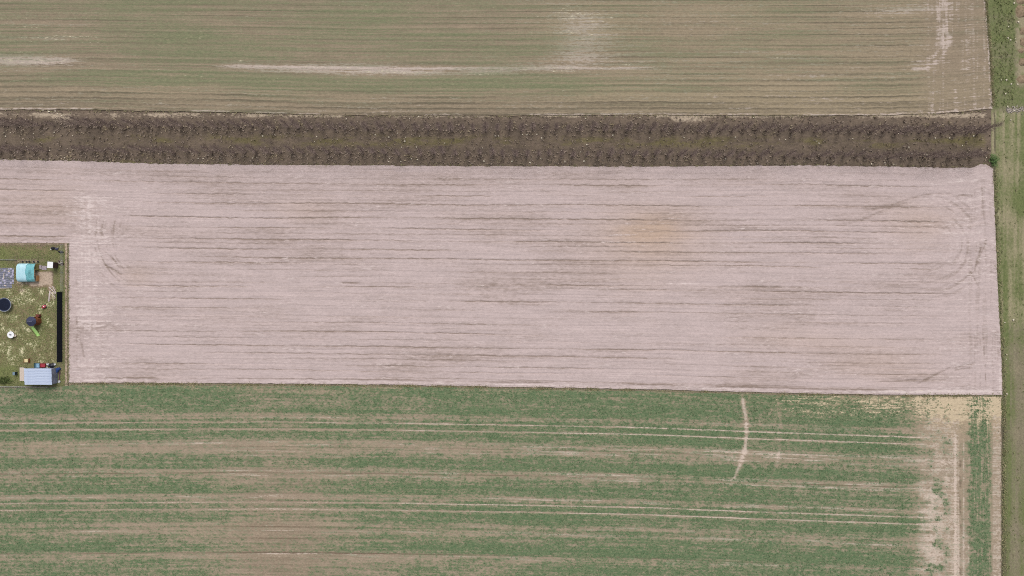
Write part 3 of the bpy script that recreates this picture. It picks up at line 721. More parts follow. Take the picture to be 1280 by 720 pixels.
for (u, v, d) in sorted(stones_h):
    w_ = 'a' if v < 178 else 'b'
    k = min((abs(t[0] - u), t[3]) for t in tree_pos if t[2] == w_)[1]
    rf = row_a if w_ == 'a' else row_b
    key = ('larger' if d >= 1.7 else ('small' if d <= 1.3 else 'middling'), 'above' if v < float(rf(u)) else 'below', ordw(k), 'upper' if w_ == 'a' else 'lower')
    by_lab.setdefault(key, []).append((u, v, d))
for (size, side, kk, rowname), lst in by_lab.items():
    for i, (u, v, d) in enumerate(lst):
        lead = '%s pale stone' % size if len(lst) == 1 else '%s of %d %s stones' % (plural(len(lst), i), len(lst), size)
        place_stone(u, v, d, '%s %s the %s tree from right in %s row' % (lead, side, kk, rowname))
for (u, v, d, lab) in [(1267.5, 4, 2.0, 'pale stone at the top edge of the green verge'), (1273, 27.5, 2.2, 'long pale stone beside the brown earth heaps'), (1260.5, 33.5, 1.6, 'small pale stone alone in the verge grass left of the heaps'),
                       (1260, 47.5, 1.9, 'pale stone at the head of the curved pale scrape'), (1263, 50, 1.8, 'pale stone on the curved pale scrape in the verge'), (1269.5, 48.5, 1.2, 'small upper one of two pale stones right of the scrape'), (1270, 52.5, 1.2, 'small lower one of two pale stones right of the scrape'),
                       (1258, 100, 2.2, 'largest pale stone near the lower end of the green verge'), (1264, 105, 2.0, 'round pale stone below and right of the largest verge stone'), (1272, 105.5, 1.7, 'pale stone beside the lowest brown earth heap'), (1251.5, 100, 1.3, 'faint pale stone left of the largest verge stone'), (1257, 117, 1.9, 'pale stone just above the grassy corner of the verge'),
                       (1259.5, 133, 1.8, 'upright pale stone above the strip of grey rubble'), (1267.5, 138.5, 1.8, 'pale stone lying on the strip of grey rubble'), (1263.5, 150, 1.6, 'pale stone in the dry grass below the rubble strip'), (1266.5, 400, 2.4, 'pale stone in the dry verge where the grass turns darker'), (1256, 403, 1.5, 'pale stone by the bare field edge where the verge darkens'),
                       (1258.5, 492.5, 1.9, 'pale stone by the corner where the two fields meet'), (1258.5, 443, 1.3, 'small pale stone halfway down the darker verge'), (1258, 449, 1.1, 'tiny pale stone just below another on the darker verge'), (1233, 197, 1.2, 'pale stone left of the green bush')]:
    place_stone(u, v, d, lab)

# ------------------------------------------------------------------ green bush at the end of the hedgerow
m_bush = leaf_mat('bush_leaf', K(98, 128, 76), K(134, 158, 104))
def leaf_blob(n_, rx_, ry_, rz_, size, seed):
    r = np.random.RandomState(seed)
    p = r.normal(size=(n_, 3)); p /= np.linalg.norm(p, axis=1)[:, None]
    p *= (0.35 + 0.65 * r.rand(n_) ** 0.5)[:, None] * (0.3 + 1.3 * vnoise(p[:, 0] * 2.2, p[:, 1] * 2.2 + p[:, 2], seed))[:, None]
    p = p * np.array([rx_, ry_, rz_]); p[:, 2] = p[:, 2] + rz_ * 0.85
    a = r.normal(size=(n_, 3)); a /= np.linalg.norm(a, axis=1)[:, None]
    b = np.cross(a, r.normal(size=(n_, 3))); b /= np.linalg.norm(b, axis=1)[:, None]
    s_ = size * (0.6 + 0.8 * r.rand(n_))[:, None]
    V_ = np.stack([p - a * s_, p + b * s_ * .5, p + a * s_, p - b * s_ * .5], 1).reshape(-1, 3)
    F = np.arange(n_ * 4).reshape(-1, 4)
    return V_, F
x, y = XY(1240.5, 201.5)
bush = thing('green_bush', 'small leafy green bush at the right-hand end of the tree rows', 'bush', (x, y, -0.08))
Vb, Fb = leaf_blob(1500, 1.05, 1.3, 0.6, 0.10, 4)
link_obj('foliage', np_mesh('foliage', Vb, Fb, None, False), m_bush, bush)
mb = MB()
for k in range(7):
    a = k * 0.9; mb.tube((0, 0, -0.05), (0.5 * math.cos(a), 0.5 * math.sin(a), 0.7), 0.03, 0.01, 4)
link_obj('stem', mb.mesh('stem'), m_bark, bush)

x, y = XY(7.5, 475.5)
shrub = thing('low_shrub', 'low dark green shrub in the garden corner left of the shed', 'shrub', (x, y, 0.0))
Vb, Fb = leaf_blob(1300, 1.7, 0.8, 0.45, 0.10, 9)
link_obj('foliage', np_mesh('foliage', Vb, Fb, None, False), leaf_mat('shrub_leaf', K(84, 100, 56), K(110, 122, 72)), shrub)
mb = MB()
for k in range(6):
    a = k * 1.05; mb.tube((0, 0, -0.05), (0.7 * math.cos(a), 0.35 * math.sin(a), 0.5), 0.03, 0.01, 4)
link_obj('stem', mb.mesh('stem'), m_bark, shrub)

# ------------------------------------------------------------------ brown earth heaps on the verge
m_heap = plain('heap_earth', K(156, 136, 114), K(122, 108, 86), 1.6, 0.95, 0.1, bumps=0.8)
def heap_mesh(seed, a, b, h):
    n_, m_ = 30, 9; r = random.Random(seed); vs = []; fs = []
    for j in range(m_ + 1):
        t = j / m_
        for i in range(n_):
            an = 2 * math.pi * i / n_
            k = 1 + 0.8 * (float(vnoise(math.cos(an) * 1.5 + 9, math.sin(an) * 1.5 + 9, seed)) - .5)
            rr_ = (1 - t) * k
            z = h * (math.cos(min(rr_, 1) * math.pi / 2) ** 1.1) + 0.16 * h * (float(vnoise(rr_ * 4 * math.cos(an) + 20, rr_ * 4 * math.sin(an) + 20, seed + 3)) - .5)
            vs.append((a * rr_ * math.cos(an), b * rr_ * math.sin(an), z if j else -0.1))
    for j in range(m_):
        for i in range(n_):
            fs.append((j * n_ + i, j * n_ + (i + 1) % n_, (j + 1) * n_ + (i + 1) % n_, (j + 1) * n_ + i))
    me = bpy.data.meshes.new('earth_heap'); me.from_pydata(vs, [], fs); me.update(); return me
for k, (u, v, a, b, h, lab) in enumerate([(1278, 14, 1.5, 1.7, .8, 'largest brown earth heap at the top of the right-hand verge'), (1280, 38, 1.1, 1.0, .7, 'second brown earth heap down the right-hand verge'), (1279, 52, .9, .9, .5, 'flattened brown earth heap in the middle of the verge heaps'),
                                          (1278.5, 77, .9, 1.1, .65, 'tan earth heap second from the bottom of the verge heaps'), (1279, 99, 1.3, 1.2, .6, 'lowest brown earth heap on the right-hand verge'), (1277, 63, .7, .6, .4, 'smallest brown earth heap among the verge heaps'), (1277, 1, 1.2, .8, .5, 'yellowish earth heap cut by the top edge of the picture')]):
    x, y = XY(u, v)
    tag(link_obj('earth_heap', heap_mesh(40 + k, a * 1.15, b * 1.15, h * .6), m_heap, None, (x, y, -0.08), smooth=True), lab, 'heap', 'brown earth heaps on the verge')
# strip of rubble
m_rub = plain('grey_rubble', K(176, 166, 156), K(138, 130, 122), 3, 0.9, 0.1)
mb = MB()
for k in range(260):
    u = rnd.uniform(1258, 1300); v = 137 + rnd.gauss(0, 2.0) ; x, y = XY(u, v); s_ = rnd.uniform(.04, .15)
    mb.box(x - s_, x + s_ * rnd.uniform(.6, 1.3), y - s_ * .8, y + s_, -0.12, -0.06 + s_ * rnd.uniform(.4, 1))
tag(link_obj('rubble', mb.mesh('rubble'), m_rub), 'strip of grey rubble across the verge above the dry grass', 'rubble', kind='stuff')

# ================================================================== THE GARDEN PLOT
m_metal = plain('pale_metal_roof', K(192, 203, 224), K(178, 190, 214), 1.2, 0.6, 0.2, (0.4, 1, 1), 0.0, 0.0)
m_cream = plain('cream_board', K(214, 200, 186), K(196, 180, 168), 4, 0.8, 0.2)
m_greywall = plain('blue_grey_wall', K(138, 142, 158), K(118, 122, 140), 2, 0.8, 0.2)
m_wood = plain('grey_timber', K(178, 164, 158), K(150, 136, 130), 6, 0.85, 0.15, (0.3, 3, 1))
m_brownw = plain('brown_timber', K(146, 90, 58), K(116, 70, 46), 5, 0.8, 0.2, (3, 3, 0.4))
m_darkw = plain('dark_brown_timber', K(78, 58, 56), K(60, 46, 46), 5, 0.85, 0.15)
m_navy = plain('navy_felt', K(58, 62, 88), K(48, 52, 76), 3, 0.75, 0.3)
m_black = plain('black_screen', K(26, 30, 42), K(20, 24, 34), 8, 0.8, 0.2)
m_blackp = plain('black_plastic', K(34, 34, 46), K(24, 24, 32), 5, 0.45, 0.4)
m_white = plain('white_panel', K(244, 244, 246), K(230, 230, 234), 3, 0.5, 0.4)
m_lime = plain('lime_plastic', K(192, 232, 140), K(178, 222, 124), 2, 0.4, 0.5)
m_red = plain('red_plastic', K(176, 58, 72), K(150, 46, 60), 3, 0.5, 0.4)
m_blue = plain('blue_plastic', K(44, 74, 138), K(36, 60, 118), 3, 0.45, 0.4)
m_sky = plain('pale_blue_plastic', K(142, 180, 204), K(120, 160, 190), 3, 0.5, 0.4)
m_post = plain('grey_post', K(150, 150, 150), K(120, 120, 122), 4, 0.6, 0.4)
m_conc = plain('pale_concrete', K(176, 176, 166), K(150, 150, 142), 4, 0.9, 0.1)
m_steel = plain('galvanised_steel', K(186, 190, 186), K(160, 164, 160), 5, 0.4, 0.5)
m_slate = None

# ---- shed with the ribbed metal roof
zr = 2.45
x0, yt = at(30.3, 460.6, zr); x1, yb = at(64.6, 481.0, zr)
shed = thing('garden_shed', 'garden shed with a pale blue ribbed metal roof beside the fence', 'shed', ((x0 + x1) / 2, (yt + yb) / 2, 0))
hw, hd_ = (x1 - x0) / 2, (yt - yb) / 2
mb = MB(); mb.box(-hw + .12, hw - .12, -hd_ + .12, hd_ - .12, -0.1, 2.18)
link_obj('wall', mb.mesh('wall'), m_greywall, shed)
nsh = 6; sw = 2 * hd_ / nsh
def sheet_panel(L, w, ribs=4):
    m_ = MB(); n_ = ribs * 4; prof = []
    for i in range(n_ + 1):
        t = i / n_; prof.append((-w / 2 + w * t, 0.014 * (1 if (i % 4) in (1, 2) else 0)))
    b = 0
    for i in range(n_):
        (ya, za), (yb_, zb) = prof[i], prof[i + 1]
        m_.poly((-L, ya, za), (L, ya, za), (L, yb_, zb), (-L, yb_, zb))
        m_.poly((-L, ya, za - .012), (-L, yb_, zb - .012), (L, yb_, zb - .012), (L, ya, za - .012))
    return m_.mesh('roof_sheet')
pm = sheet_panel(hw, sw * 1.04, 1); pm.materials.append(m_metal)
for i in range(nsh):
    o = link_obj('roof_sheet', pm, m_metal, shed, (rnd.uniform(-.06, .06), -hd_ + sw * (i + .5), 2.34 + 0.035 * i + (0.012 if i % 2 else 0)))
    o.rotation_euler = (math.radians(2.2), 0, rnd.uniform(-.006, .006))
# porch with boards on the left
px0, pyt = at(24.6, 459.6, 2.2); px1, pyb = at(31.5, 476.2, 2.2)
cx, cy = (x0 + x1) / 2, (yt + yb) / 2
nb_ = 5; bw_ = (px1 - px0) / nb_
for i in range(nb_):
    mb = MB(); mb.box(px0 - cx + i * bw_ + .01, px0 - cx + (i + 1) * bw_ - .01, pyb - cy, pyt - cy + rnd.uniform(-.06, .06), 2.18 + .012 * (i % 2), 2.23 + .012 * (i % 2))
    link_obj('porch_board', mb.mesh('porch_board'), m_cream, shed)
for yy in (pyb - cy + .1, pyt - cy - .1):
    mb = MB(); mb.box(px0 - cx + .05, px0 - cx + .15, yy - .05, yy + .05, -.1, 2.18)
    link_obj('porch_post', mb.mesh('porch_post'), m_wood, shed)
mb = MB(); mb.box(hw - .12, hw - .08, -.45, .45, 0, 1.95)
dr = link_obj('door', mb.mesh('door'), plain('grey_door', K(118, 122, 138), K(104, 108, 124), 3), shed)
mb = MB(); mb.box(hw - .08, hw - .03, .28, .34, .9, 1.05)
link_obj('handle', mb.mesh('handle'), m_steel, dr)

# ---- small privy-like hut with a white flat roof
zr = 2.3
a0, b1_ = at(59.0, 327.2, zr); a1, b0 = at(66.0, 335.0, zr)
hut = thing('small_hut', 'small dark brown hut with a flat white roof', 'hut', ((a0 + a1) / 2, (b0 + b1_) / 2, 0), math.radians(-4))
hw, hd_ = (a1 - a0) / 2, (b1_ - b0) / 2
mb = MB()
for i in range(6):
    mb.box(hw - .12, hw - .09, -hd_ + .1 + i * (2 * hd_ - .2) / 6 + .008, -hd_ + .1 + (i + 1) * (2 * hd_ - .2) / 6 - .008, 0, 2.18)
mb.box(-hw + .1, hw - .12, -hd_ + .1, hd_ - .1, -.1, 2.2)
link_obj('wall', mb.mesh('wall'), m_darkw, hut)
mb = MB(); mb.box(-hw, hw, -hd_, hd_, 2.2, 2.28)
rf = link_obj('roof', mb.mesh('roof'), m_white, hut)
mb = MB(); mb.box(-hw - .015, hw + .015, -hd_ - .015, -hd_ + .04, 2.17, 2.26); mb.box(-hw - .015, hw + .015, hd_ - .04, hd_ + .015, 2.17, 2.26)
link_obj('fascia', mb.mesh('fascia'), m_wood, rf)

# ---- rubble heap beside the hut
rx0, ry0 = XY(75.5, 329.5)
heap = thing('stone_pile', 'loose pile of grey stones beside the small white-roofed hut', 'stones', (rx0, ry0, 0))
for k in range(34):
    s_ = rnd.uniform(.10, .24); mb = MB(); mb.lathe([(s_ * .7, -.03), (s_, s_ * .3), (s_ * .8, s_ * .8), (s_ * .35, s_)], 7)
    mb.v = [(x_ * rnd.uniform(.8, 1.2), y_ * rnd.uniform(.8, 1.2), z_) for x_, y_, z_ in mb.v]
    a = rnd.uniform(-0.4, 2.6); r_ = rnd.uniform(.2, 1.15)
    link_obj('stone', mb.mesh('stone'), m_rub if k % 3 else m_darkw, heap, (r_ * .75 * math.cos(a) , r_ * math.sin(a) * .9 - .1, .02 + .15 * (1.1 - r_) * rnd.random()))

# ---- pallets next to the hut
m_pal = plain('weathered_pallet', K(190, 178, 186), K(158, 146, 152), 6, 0.85, 0.1)
def pallet(u, v, rz, lab):
    x, y = XY(u, v)
    p = thing('pallet', lab, 'pallet', (x, y, 0.04), rz, 'pallets by the greenhouse')
    for i in range(6):
        mb = MB(); mb.box(-.6 + i * .2 + .02, -.6 + (i + 1) * .2 - .02, -.5, .5, .12, .145); link_obj('deck_board', mb.mesh('deck_board'), m_pal, p)
    for j in (-.44, 0, .44):
        mb = MB(); mb.box(-.6, .6, j - .05, j + .05, 0.0, .12); link_obj('bearer', mb.mesh('bearer'), m_pal, p)
pallet(49.5, 334.0, 0.03, 'grey wooden pallet nearest the greenhouse end')
pallet(55.8, 334.8, -0.05, 'grey wooden pallet against the small hut')

# ---- dark bundles in the grass at the corner of the plot
def bundle(u, v, a, b, h, rz, lab, mat, seed):
    x, y = XY(u, v)
    me = heap_mesh(seed, a, b, h)
    o = link_obj('bundle', me, mat, None, (x, y, 0.0), rz, smooth=True)
    return tag(o, lab, 'bundle')
bundle(66.8, 310.3, .62, .5, .7, .3, 'dark navy bundle at the left end of the dark heap in the plot corner', m_blackp, 61)
bundle(71.0, 311.2, .6, .42, .55, -.3, 'grey-blue bundle in the middle of the dark heap in the plot corner', plain('slate_sack', K(74, 74, 96), K(52, 52, 70), 4, .6), 63)
bundle(76.3, 314.9, .85, .36, .5, -.12, 'long black bundle at the right end of the dark heap in the plot corner', m_blackp, 65)
x, y = XY(64.7, 311.6)
mb = MB(); mb.lathe([(.10, 0), (.14, .3), (.15, .32), (.12, .32), (.09, .05)], 12)
tag(link_obj('bucket', mb.mesh('bucket'), m_white, None, (x, y, .01)), 'tiny white bucket beside the dark bundles in the plot corner', 'bucket')
x, y = XY(73.3, 309.6)
mb = MB(); mb.lathe([(.10, 0), (.13, .26), (.14, .28), (.11, .28), (.08, .05)], 12)
tag(link_obj('bucket', mb.mesh('bucket2'), m_conc, None, (x, y, .01)), 'tiny pale grey bucket right behind the dark bundles', 'bucket')

# ---- greenhouse tunnel
zr = 1.6
g0, gyt = at(20.8, 329.3, 1.7); g1, gyb = at(42.5, 352.3, 1.7)
L = g1 - g0; Wd = (gyt - gyb); R = Wd / 2
gh = thing('greenhouse_tunnel', 'arched greenhouse tunnel covered in pale turquoise plastic sheet', 'greenhouse', (g0, (gyt + gyb) / 2, 0))
m_film, nt, bs = new_mat('turquoise_film')
nt.links.new(mixc(nt, sstep(nt, noise(nt, 1.0, 4, .6), .35, .7), K(120, 188, 196), K(98, 166, 172)), bs.inputs['Base Color'])
bs.inputs['Roughness'].default_value = 0.35; bs.inputs['Specular IOR Level'].default_value = 0.4
tr_ = nt.nodes.new('ShaderNodeBsdfTransparent'); mx = nt.nodes.new('ShaderNodeMixShader')
n_t = sstep(nt, noise(nt, .9, 4, .65, (1, 1, 1), (3, 3, 3)), .45, .72)
nt.links.new(math_n(nt, 'MULTIPLY', n_t, 0.35), mx.inputs[0]); nt.links.new(bs.outputs[0], mx.inputs[1]); nt.links.new(tr_.outputs[0], mx.inputs[2])
nt.links.new(mx.outputs[0], [n for n in nt.nodes if n.type == 'OUTPUT_MATERIAL'][0].inputs['Surface'])
m_film2 = plain('pale_turquoise_film', K(186, 222, 232), K(170, 212, 224), 1.2, 0.35, 0.4)
def prof_yz(a, rad_, hgt):
    c_, s_ = -math.cos(a), math.sin(a)
    return (rad_ * math.copysign(abs(c_) ** 0.45, c_), hgt * abs(s_) ** 0.45 * (0.86 + 0.14 * s_))
def arch(xa, xb, rad_, hgt, mat, nm, seed, ragged=0.0, n_=18, mx_=8):
    vs = []; fs = []; r = random.Random(seed)
    for j in range(mx_ + 1):
        for i in range(n_ + 1):
            a = math.pi * i / n_
            xx = xa + (xb - xa) * j / mx_
            if j == mx_: xx += ragged * (r.random() - .5)
            sag = 0.04 * math.sin(j * 2.1) + 0.015 * r.uniform(-1, 1)
            vs.append((xx,) + prof_yz(a, rad_ + .4 * sag, hgt + .4 * sag))
    for j in range(mx_):
        for i in range(n_):
            b = j * (n_ + 1) + i; fs.append((b, b + n_ + 1, b + n_ + 2, b + 1))
    me = bpy.data.meshes.new(nm); me.from_pydata(vs, [], fs); me.update()
    return link_obj(nm, me, mat, gh, smooth=True)
arch(0, L, R, 1.75, m_film, 'cover_sheet', 3, .2)
arch(-0.06, L * .52, R + .04, 1.80, m_film2, 'pale_cover_sheet', 4, .35)
for j in range(5):
    mb = MB(); xx = j * L / 4 * 1.0
    for i in range(14):
        a, b = math.pi * i / 14, math.pi * (i + 1) / 14
        mb.tube((xx,) + prof_yz(a, R - .07, 1.68), (xx,) + prof_yz(b, R - .07, 1.68), .025, n=5)
    link_obj('hoop', mb.mesh('hoop'), m_steel, gh)
m_orange = plain('orange_timber', K(192, 148, 104), K(164, 122, 84), 4, .8, .15)
for yy in (-R * .92, -R * .33, R * .33, R * .92):
    mb = MB(); hh_ = 1.7 if abs(yy) < R * .5 else 1.5
    mb.box(L + .02, L + .12, yy - .05, yy + .05, -.05, hh_); link_obj('end_post', mb.mesh('end_post'), m_orange, gh)
mb = MB(); mb.box(L + .12, L + .17, -R * .95, -R * .30, .02, 1.1)
link_obj('end_board', mb.mesh('end_board'), m_orange, gh)
mb = MB(); mb.box(L + .125, L + .172, R * .30, R * .95, .02, 1.3)
link_obj('end_board', mb.mesh('end_board2'), plain('olive_board', K(150, 140, 84), K(126, 118, 70), 3), gh)
mb = MB(); mb.box(L + .12, L + .17, -R * .28 + .01, R * .28 - .01, 1.55, 1.68); link_obj('lintel', mb.mesh('lintel'), m_orange, gh)
# pots along the back of the tunnel
for i, u in enumerate((23.5, 28.5, 32.0, 37.5, 43.0)):
    x, y = XY(u + 5.5, 327.2); mb = MB(); mb.lathe([(.13, 0), (.19, .3), (.2, .34), (.17, .34), (.15, .28)], 12)
    tag(link_obj('plant_pot', mb.mesh('plant_pot'), m_blackp, None, (x, y, .02)), '%s dark plant pot from the left behind the greenhouse tunnel' % ('leftmost', 'second', 'middle', 'fourth', 'rightmost')[i].replace('leftmost', 'first'), 'pot', 'dark pots behind the greenhouse')

# ---- blue-grey patterned sheeting on the ground left of the tunnel
m_slab = plain('slate_blue_paving', K(112, 114, 132), K(152, 152, 166), 1.1, .7, .25, lo=.45, hi=.62)
m_slab2 = plain('lilac_paving', K(186, 182, 204), K(150, 148, 174), 1.3, .7, .25)
px0_, py0_ = XY(0, 334.8)
pat = thing('paved_patio', 'patio of blue-grey slabs left of the greenhouse tunnel', 'patio', (XY(10, 347)[0], XY(10, 347)[1], 0.03))
slab = MB().box(-.24, .24, -.24, .24, -.03, .05).mesh('paving_slab'); slab.materials.append(m_slab)
slab2 = MB().box(-.24, .24, -.24, .24, -.03, .05).mesh('paving_slab_pale'); slab2.materials.append(m_slab2)
for i in range(-4, 9):
    for j in range(10):
        u = -4 + i * 2.55 ; v = 336 + j * 2.55
        if u > 20.5 or (v > 355 and u > 14) or u < -10: continue
        pick = slab2 if (rnd.random() < .17 or (i == 8 and j < 7 and rnd.random() < .4)) else slab
        x, y = XY(u, v)
        o = link_obj('paving_slab', pick, None, pat, (x - pat.location.x + rnd.uniform(-.015, .015), y - pat.location.y + rnd.uniform(-.015, .015), rnd.uniform(0.0, .03)))
        o.rotation_euler = (rnd.uniform(-.02, .02), rnd.uniform(-.02, .02), rnd.uniform(-.04, .04))
for (u, v, w_, l_, rz, lab) in ((5.3, 345, .16, 1.6, 1.5, 'narrow white board lying upright on the slab patio'), (16.2, 342.5, .3, 1.5, 1.25, 'pale lilac board on the slab patio beside the greenhouse'), (11.5, 339, .28, .5, .4, 'short white board near the top of the slab patio'), (7.0, 357, .22, .7, -.4, 'short pale board at the lower edge of the slab patio'), (4.0, 360.3, .12, 3.2, 0.03, 'long pale edging board along the lower edge of the patio')):
    x, y = XY(u, v); mb = MB(); mb.box(-l_ / 2, l_ / 2, -w_ / 2, w_ / 2, 0, .04)
    tag(link_obj('board', mb.mesh('board'), m_slab2 if 'lilac' in lab else m_cream, None, (x, y, .12), rz), lab, 'board')

# ---- planks by the fence
for (ua, va, ub, vb, w_, lab, zz) in ((62.2, 359, 70.0, 367.6, .20, 'middle one of three slanting planks by the black fence', .10), (66.4, 357.5, 70.6, 366.5, .18, 'steepest slanting plank nearest the top of the black fence', .16), (64.0, 365.6, 69.6, 371.8, .20, 'lowest of the three slanting planks by the black fence', .05), (62.8, 364, 61.0, 377, .34, 'wide pale plank lying upright left of the slanting planks', .05)):
    xa, ya = XY(ua, va); xb, yb_ = XY(ub, vb); l_ = math.hypot(xb - xa, yb_ - ya); mb = MB(); mb.box(-l_ / 2, l_ / 2, -w_ / 2, w_ / 2, 0, .05)
    tag(link_obj('plank', mb.mesh('plank'), plain('pale_plank', K(214, 200, 198), K(186, 170, 168), 4, .8, .15, (.3, 3, 1)), None, ((xa + xb) / 2, (ya + yb_) / 2, zz), math.atan2(yb_ - ya, xb - xa)), lab, 'plank')

# ---- the black screen fence
HF = 2.05
fx, fy0 = XY(78.0, 452); _, fy1 = XY(78.0, 365)
fen = thing('screen_fence', 'tall black screen fence along the right side of the garden plot', 'fence', (fx, fy0, 0))
npan = 7; pw = (fy1 - fy0) / npan
pmesh = MB()
pmesh.box(-.015, .015, .04, pw - .04, .06, HF); pmesh.box(-.03, .03, .04, pw - .04, HF - .04, HF + .01); pmesh.box(-.03, .03, .04, pw - .04, .04, .09)
pmesh = pmesh.mesh('panel'); pmesh.materials.append(m_black)
postm = MB(); postm.box(-.035, .035, -.035, .035, -.2, HF + .05); postm = postm.mesh('post'); postm.materials.append(m_black)
for i in range(npan):
    link_obj('panel', pmesh, None, fen, (0, i * pw, rnd.uniform(-.01, .01)))
for i in range(npan + 1):
    link_obj('post', postm, None, fen, (0, i * pw, 0))

# ---- wire fences along the plot
def wire_fence(p, q, h, lab, n_, board=False):
    xa, ya = XY(*p); xb, yb_ = XY(*q); l_ = math.hypot(xb - xa, yb_ - ya); rz = math.atan2(yb_ - ya, xb - xa)
    f = thing('wire_fence', lab, 'fence', (xa, ya, 0), rz, 'low wire fences round the garden plot')
    pm_ = MB().tube((0, 0, -.2), (0, 0, h), .045, n=6).mesh('post'); pm_.materials.append(m_post)
    for i in range(n_ + 1):
        link_obj('post', pm_, None, f, (l_ * i / n_, 0, 0))
    for k in range(5):
        mb = MB(); z_ = h * (.1 + .2 * k); mb.tube((0, .05, z_), (l_, .05, z_), .012, n=4); link_obj('wire', mb.mesh('wire'), m_steel, f)
    if board:
        for i in range(n_):
            mb = MB(); mb.box(l_ * i / n_ + .06, l_ * (i + 1) / n_ - .06, -.07, .07, -.05, .22); link_obj('base_board', mb.mesh('base_board'), m_conc, f)
wire_fence((-30, 483.2), (62, 483.6), 1.2, 'low fence with pale concrete base boards below the shed', 7, True)
wire_fence((-30, 324.6), (21, 325.0), 1.2, 'low fence with pale base boards above the slab patio', 4, True)
wire_fence((79.0, 306), (79.0, 364), 1.3, 'thin wire fence continuing above the black screen fence', 5)

# ---- trampoline
zt = .85
tx, ty = at(5.2, 380.9, zt)
tp = thing('trampoline', 'round trampoline with dark blue mat cut by the left picture edge', 'trampoline', (tx, ty, 0))
RT = 1.70
mb = MB(); mb.lathe([(RT - .12, zt - .02), (RT - .12, zt)], 40)
link_obj('mat', mb.mesh('mat'), plain('dark_blue_mat', K(30, 36, 54), K(26, 30, 46), 2, .8, .1), tp)
mb = MB()
for i in range(40):
    a, b = 2 * math.pi * i / 40, 2 * math.pi * (i + 1) / 40
    mb.tube((RT * math.cos(a), RT * math.sin(a), zt), (RT * math.cos(b), RT * math.sin(b), zt), .055, n=6, caps=False)
link_obj('rim', mb.mesh('rim'), m_steel, tp)
mb = MB()
for i in range(40):
    a, b = 2 * math.pi * i / 40, 2 * math.pi * (i + 1) / 40
    mb.poly(((RT - .25) * math.cos(a), (RT - .25) * math.sin(a), zt + .02), ((RT - .03) * math.cos(a), (RT - .03) * math.sin(a), zt + .03), ((RT - .03) * math.cos(b), (RT - .03) * math.sin(b), zt + .03), ((RT - .25) * math.cos(b), (RT - .25) * math.sin(b), zt + .02))
link_obj('edge_pad', mb.mesh('edge_pad'), plain('navy_pad', K(54, 62, 92), K(46, 54, 80), 3, .6, .3), tp)
for i in range(4):
    a = math.pi / 4 + i * math.pi / 2
    mb = MB(); c_, s_ = math.cos(a), math.sin(a)
    mb.tube((RT * math.cos(a - .3), RT * math.sin(a - .3), zt), (RT * math.cos(a - .3), RT * math.sin(a - .3), .03), .03); mb.tube((RT * math.cos(a + .3), RT * math.sin(a + .3), zt), (RT * math.cos(a + .3), RT * math.sin(a + .3), .03), .03)
    mb.tube((RT * math.cos(a - .3), RT * math.sin(a - .3), .03), (RT * math.cos(a + .3), RT * math.sin(a + .3), .03), .03)
    link_obj('leg', mb.mesh('leg'), m_steel, tp)

# ---- white round garden table, the dark thing on it and a stool
zt = .72
wx, wy = at(13.2, 418.5, zt)
tb_ = thing('round_table', 'round white garden table on the lawn', 'table', (wx, wy, 0))
mb = MB(); mb.lathe([(.80, zt - .05), (.85, zt - .03), (.85, zt), (.80, zt + .012)], 32); link_obj('tabletop', mb.mesh('tabletop'), m_white, tb_)
mb = MB(); mb.lathe([(.07, .05), (.05, .3), (.08, zt - .05)], 12); link_obj('column', mb.mesh('column'), m_white, tb_)
for i in range(4):
    a = i * math.pi / 2 + .4; mb = MB(); mb.tube((0, 0, .12), (.5 * math.cos(a), .5 * math.sin(a), .02), .035, .025); link_obj('foot', mb.mesh('foot'), m_white, tb_)
mb = MB(); mb.lathe([(.05, 0), (.22, .03), (.20, .12), (.08, .16)], 9); mb.v = [(x_ * 1.25, y_ * .55 + .08 * math.sin(9 * x_), z_) for x_, y_, z_ in mb.v]
tag(link_obj('cloth_bundle', mb.mesh('cloth_bundle'), plain('dark_grey_cloth', K(80, 82, 98), K(62, 64, 80), 4), None, (wx - .02, wy + .02, zt + .012), -.6), 'dark grey crumpled cloth on the round white table', 'cloth')
sx_, sy_ = at(18.4, 419.6, .45)
st_ = thing('stool', 'cream stool half under the round white table', 'stool', (sx_, sy_, 0))
mb = MB(); mb.lathe([(.28, .40), (.32, .42), (.32, .45), (.28, .47)], 16); link_obj('seat', mb.mesh('seat'), m_cream, st_)
for i in range(4):
    a = i * math.pi / 2; mb = MB(); mb.tube((.2 * math.cos(a), .2 * math.sin(a), .41), (.26 * math.cos(a), .26 * math.sin(a), 0), .025); link_obj('leg', mb.mesh('leg'), m_cream, st_)

# ---- play tower with slide
ze = 2.25
hx, hy = at(38.9, 401.6, ze)
pt = thing('play_tower', 'wooden play tower with dark blue roof and lime green slide', 'play tower', (hx, hy, 0))
RP = 1.1
n8 = 8
mb = MB()
ang8 = [math.pi / 8 + i * math.pi / 4 for i in range(8)]
r1_ = 1.28
rim = [(r1_ * math.cos(a), r1_ * .98 * math.sin(a), ze) for a in ang8]
ra, rb_ = (-.55, 0, ze + .55), (.55, 0, ze + .55)
for i in range(8):
    a, b = rim[i], rim[(i + 1) % 8]
    pa = rb_ if a[0] > 0 else ra; pb = rb_ if b[0] > 0 else ra
    if pa == pb: mb.poly(a, b, pa)
    else: mb.poly(a, b, pb, pa)
mb.poly(*[(x_, y_, z_ - .04) for x_, y_, z_ in reversed(rim)])
rf = link_obj('roof', mb.mesh('roof'), m_navy, pt)
mb = MB(); mb.tube((-.6, 0, ze + .56), (.6, 0, ze + .56), .05, n=6); link_obj('ridge_cap', mb.mesh('ridge_cap'), plain('grey_ridge', K(126, 130, 150), K(110, 112, 132), 4), rf)
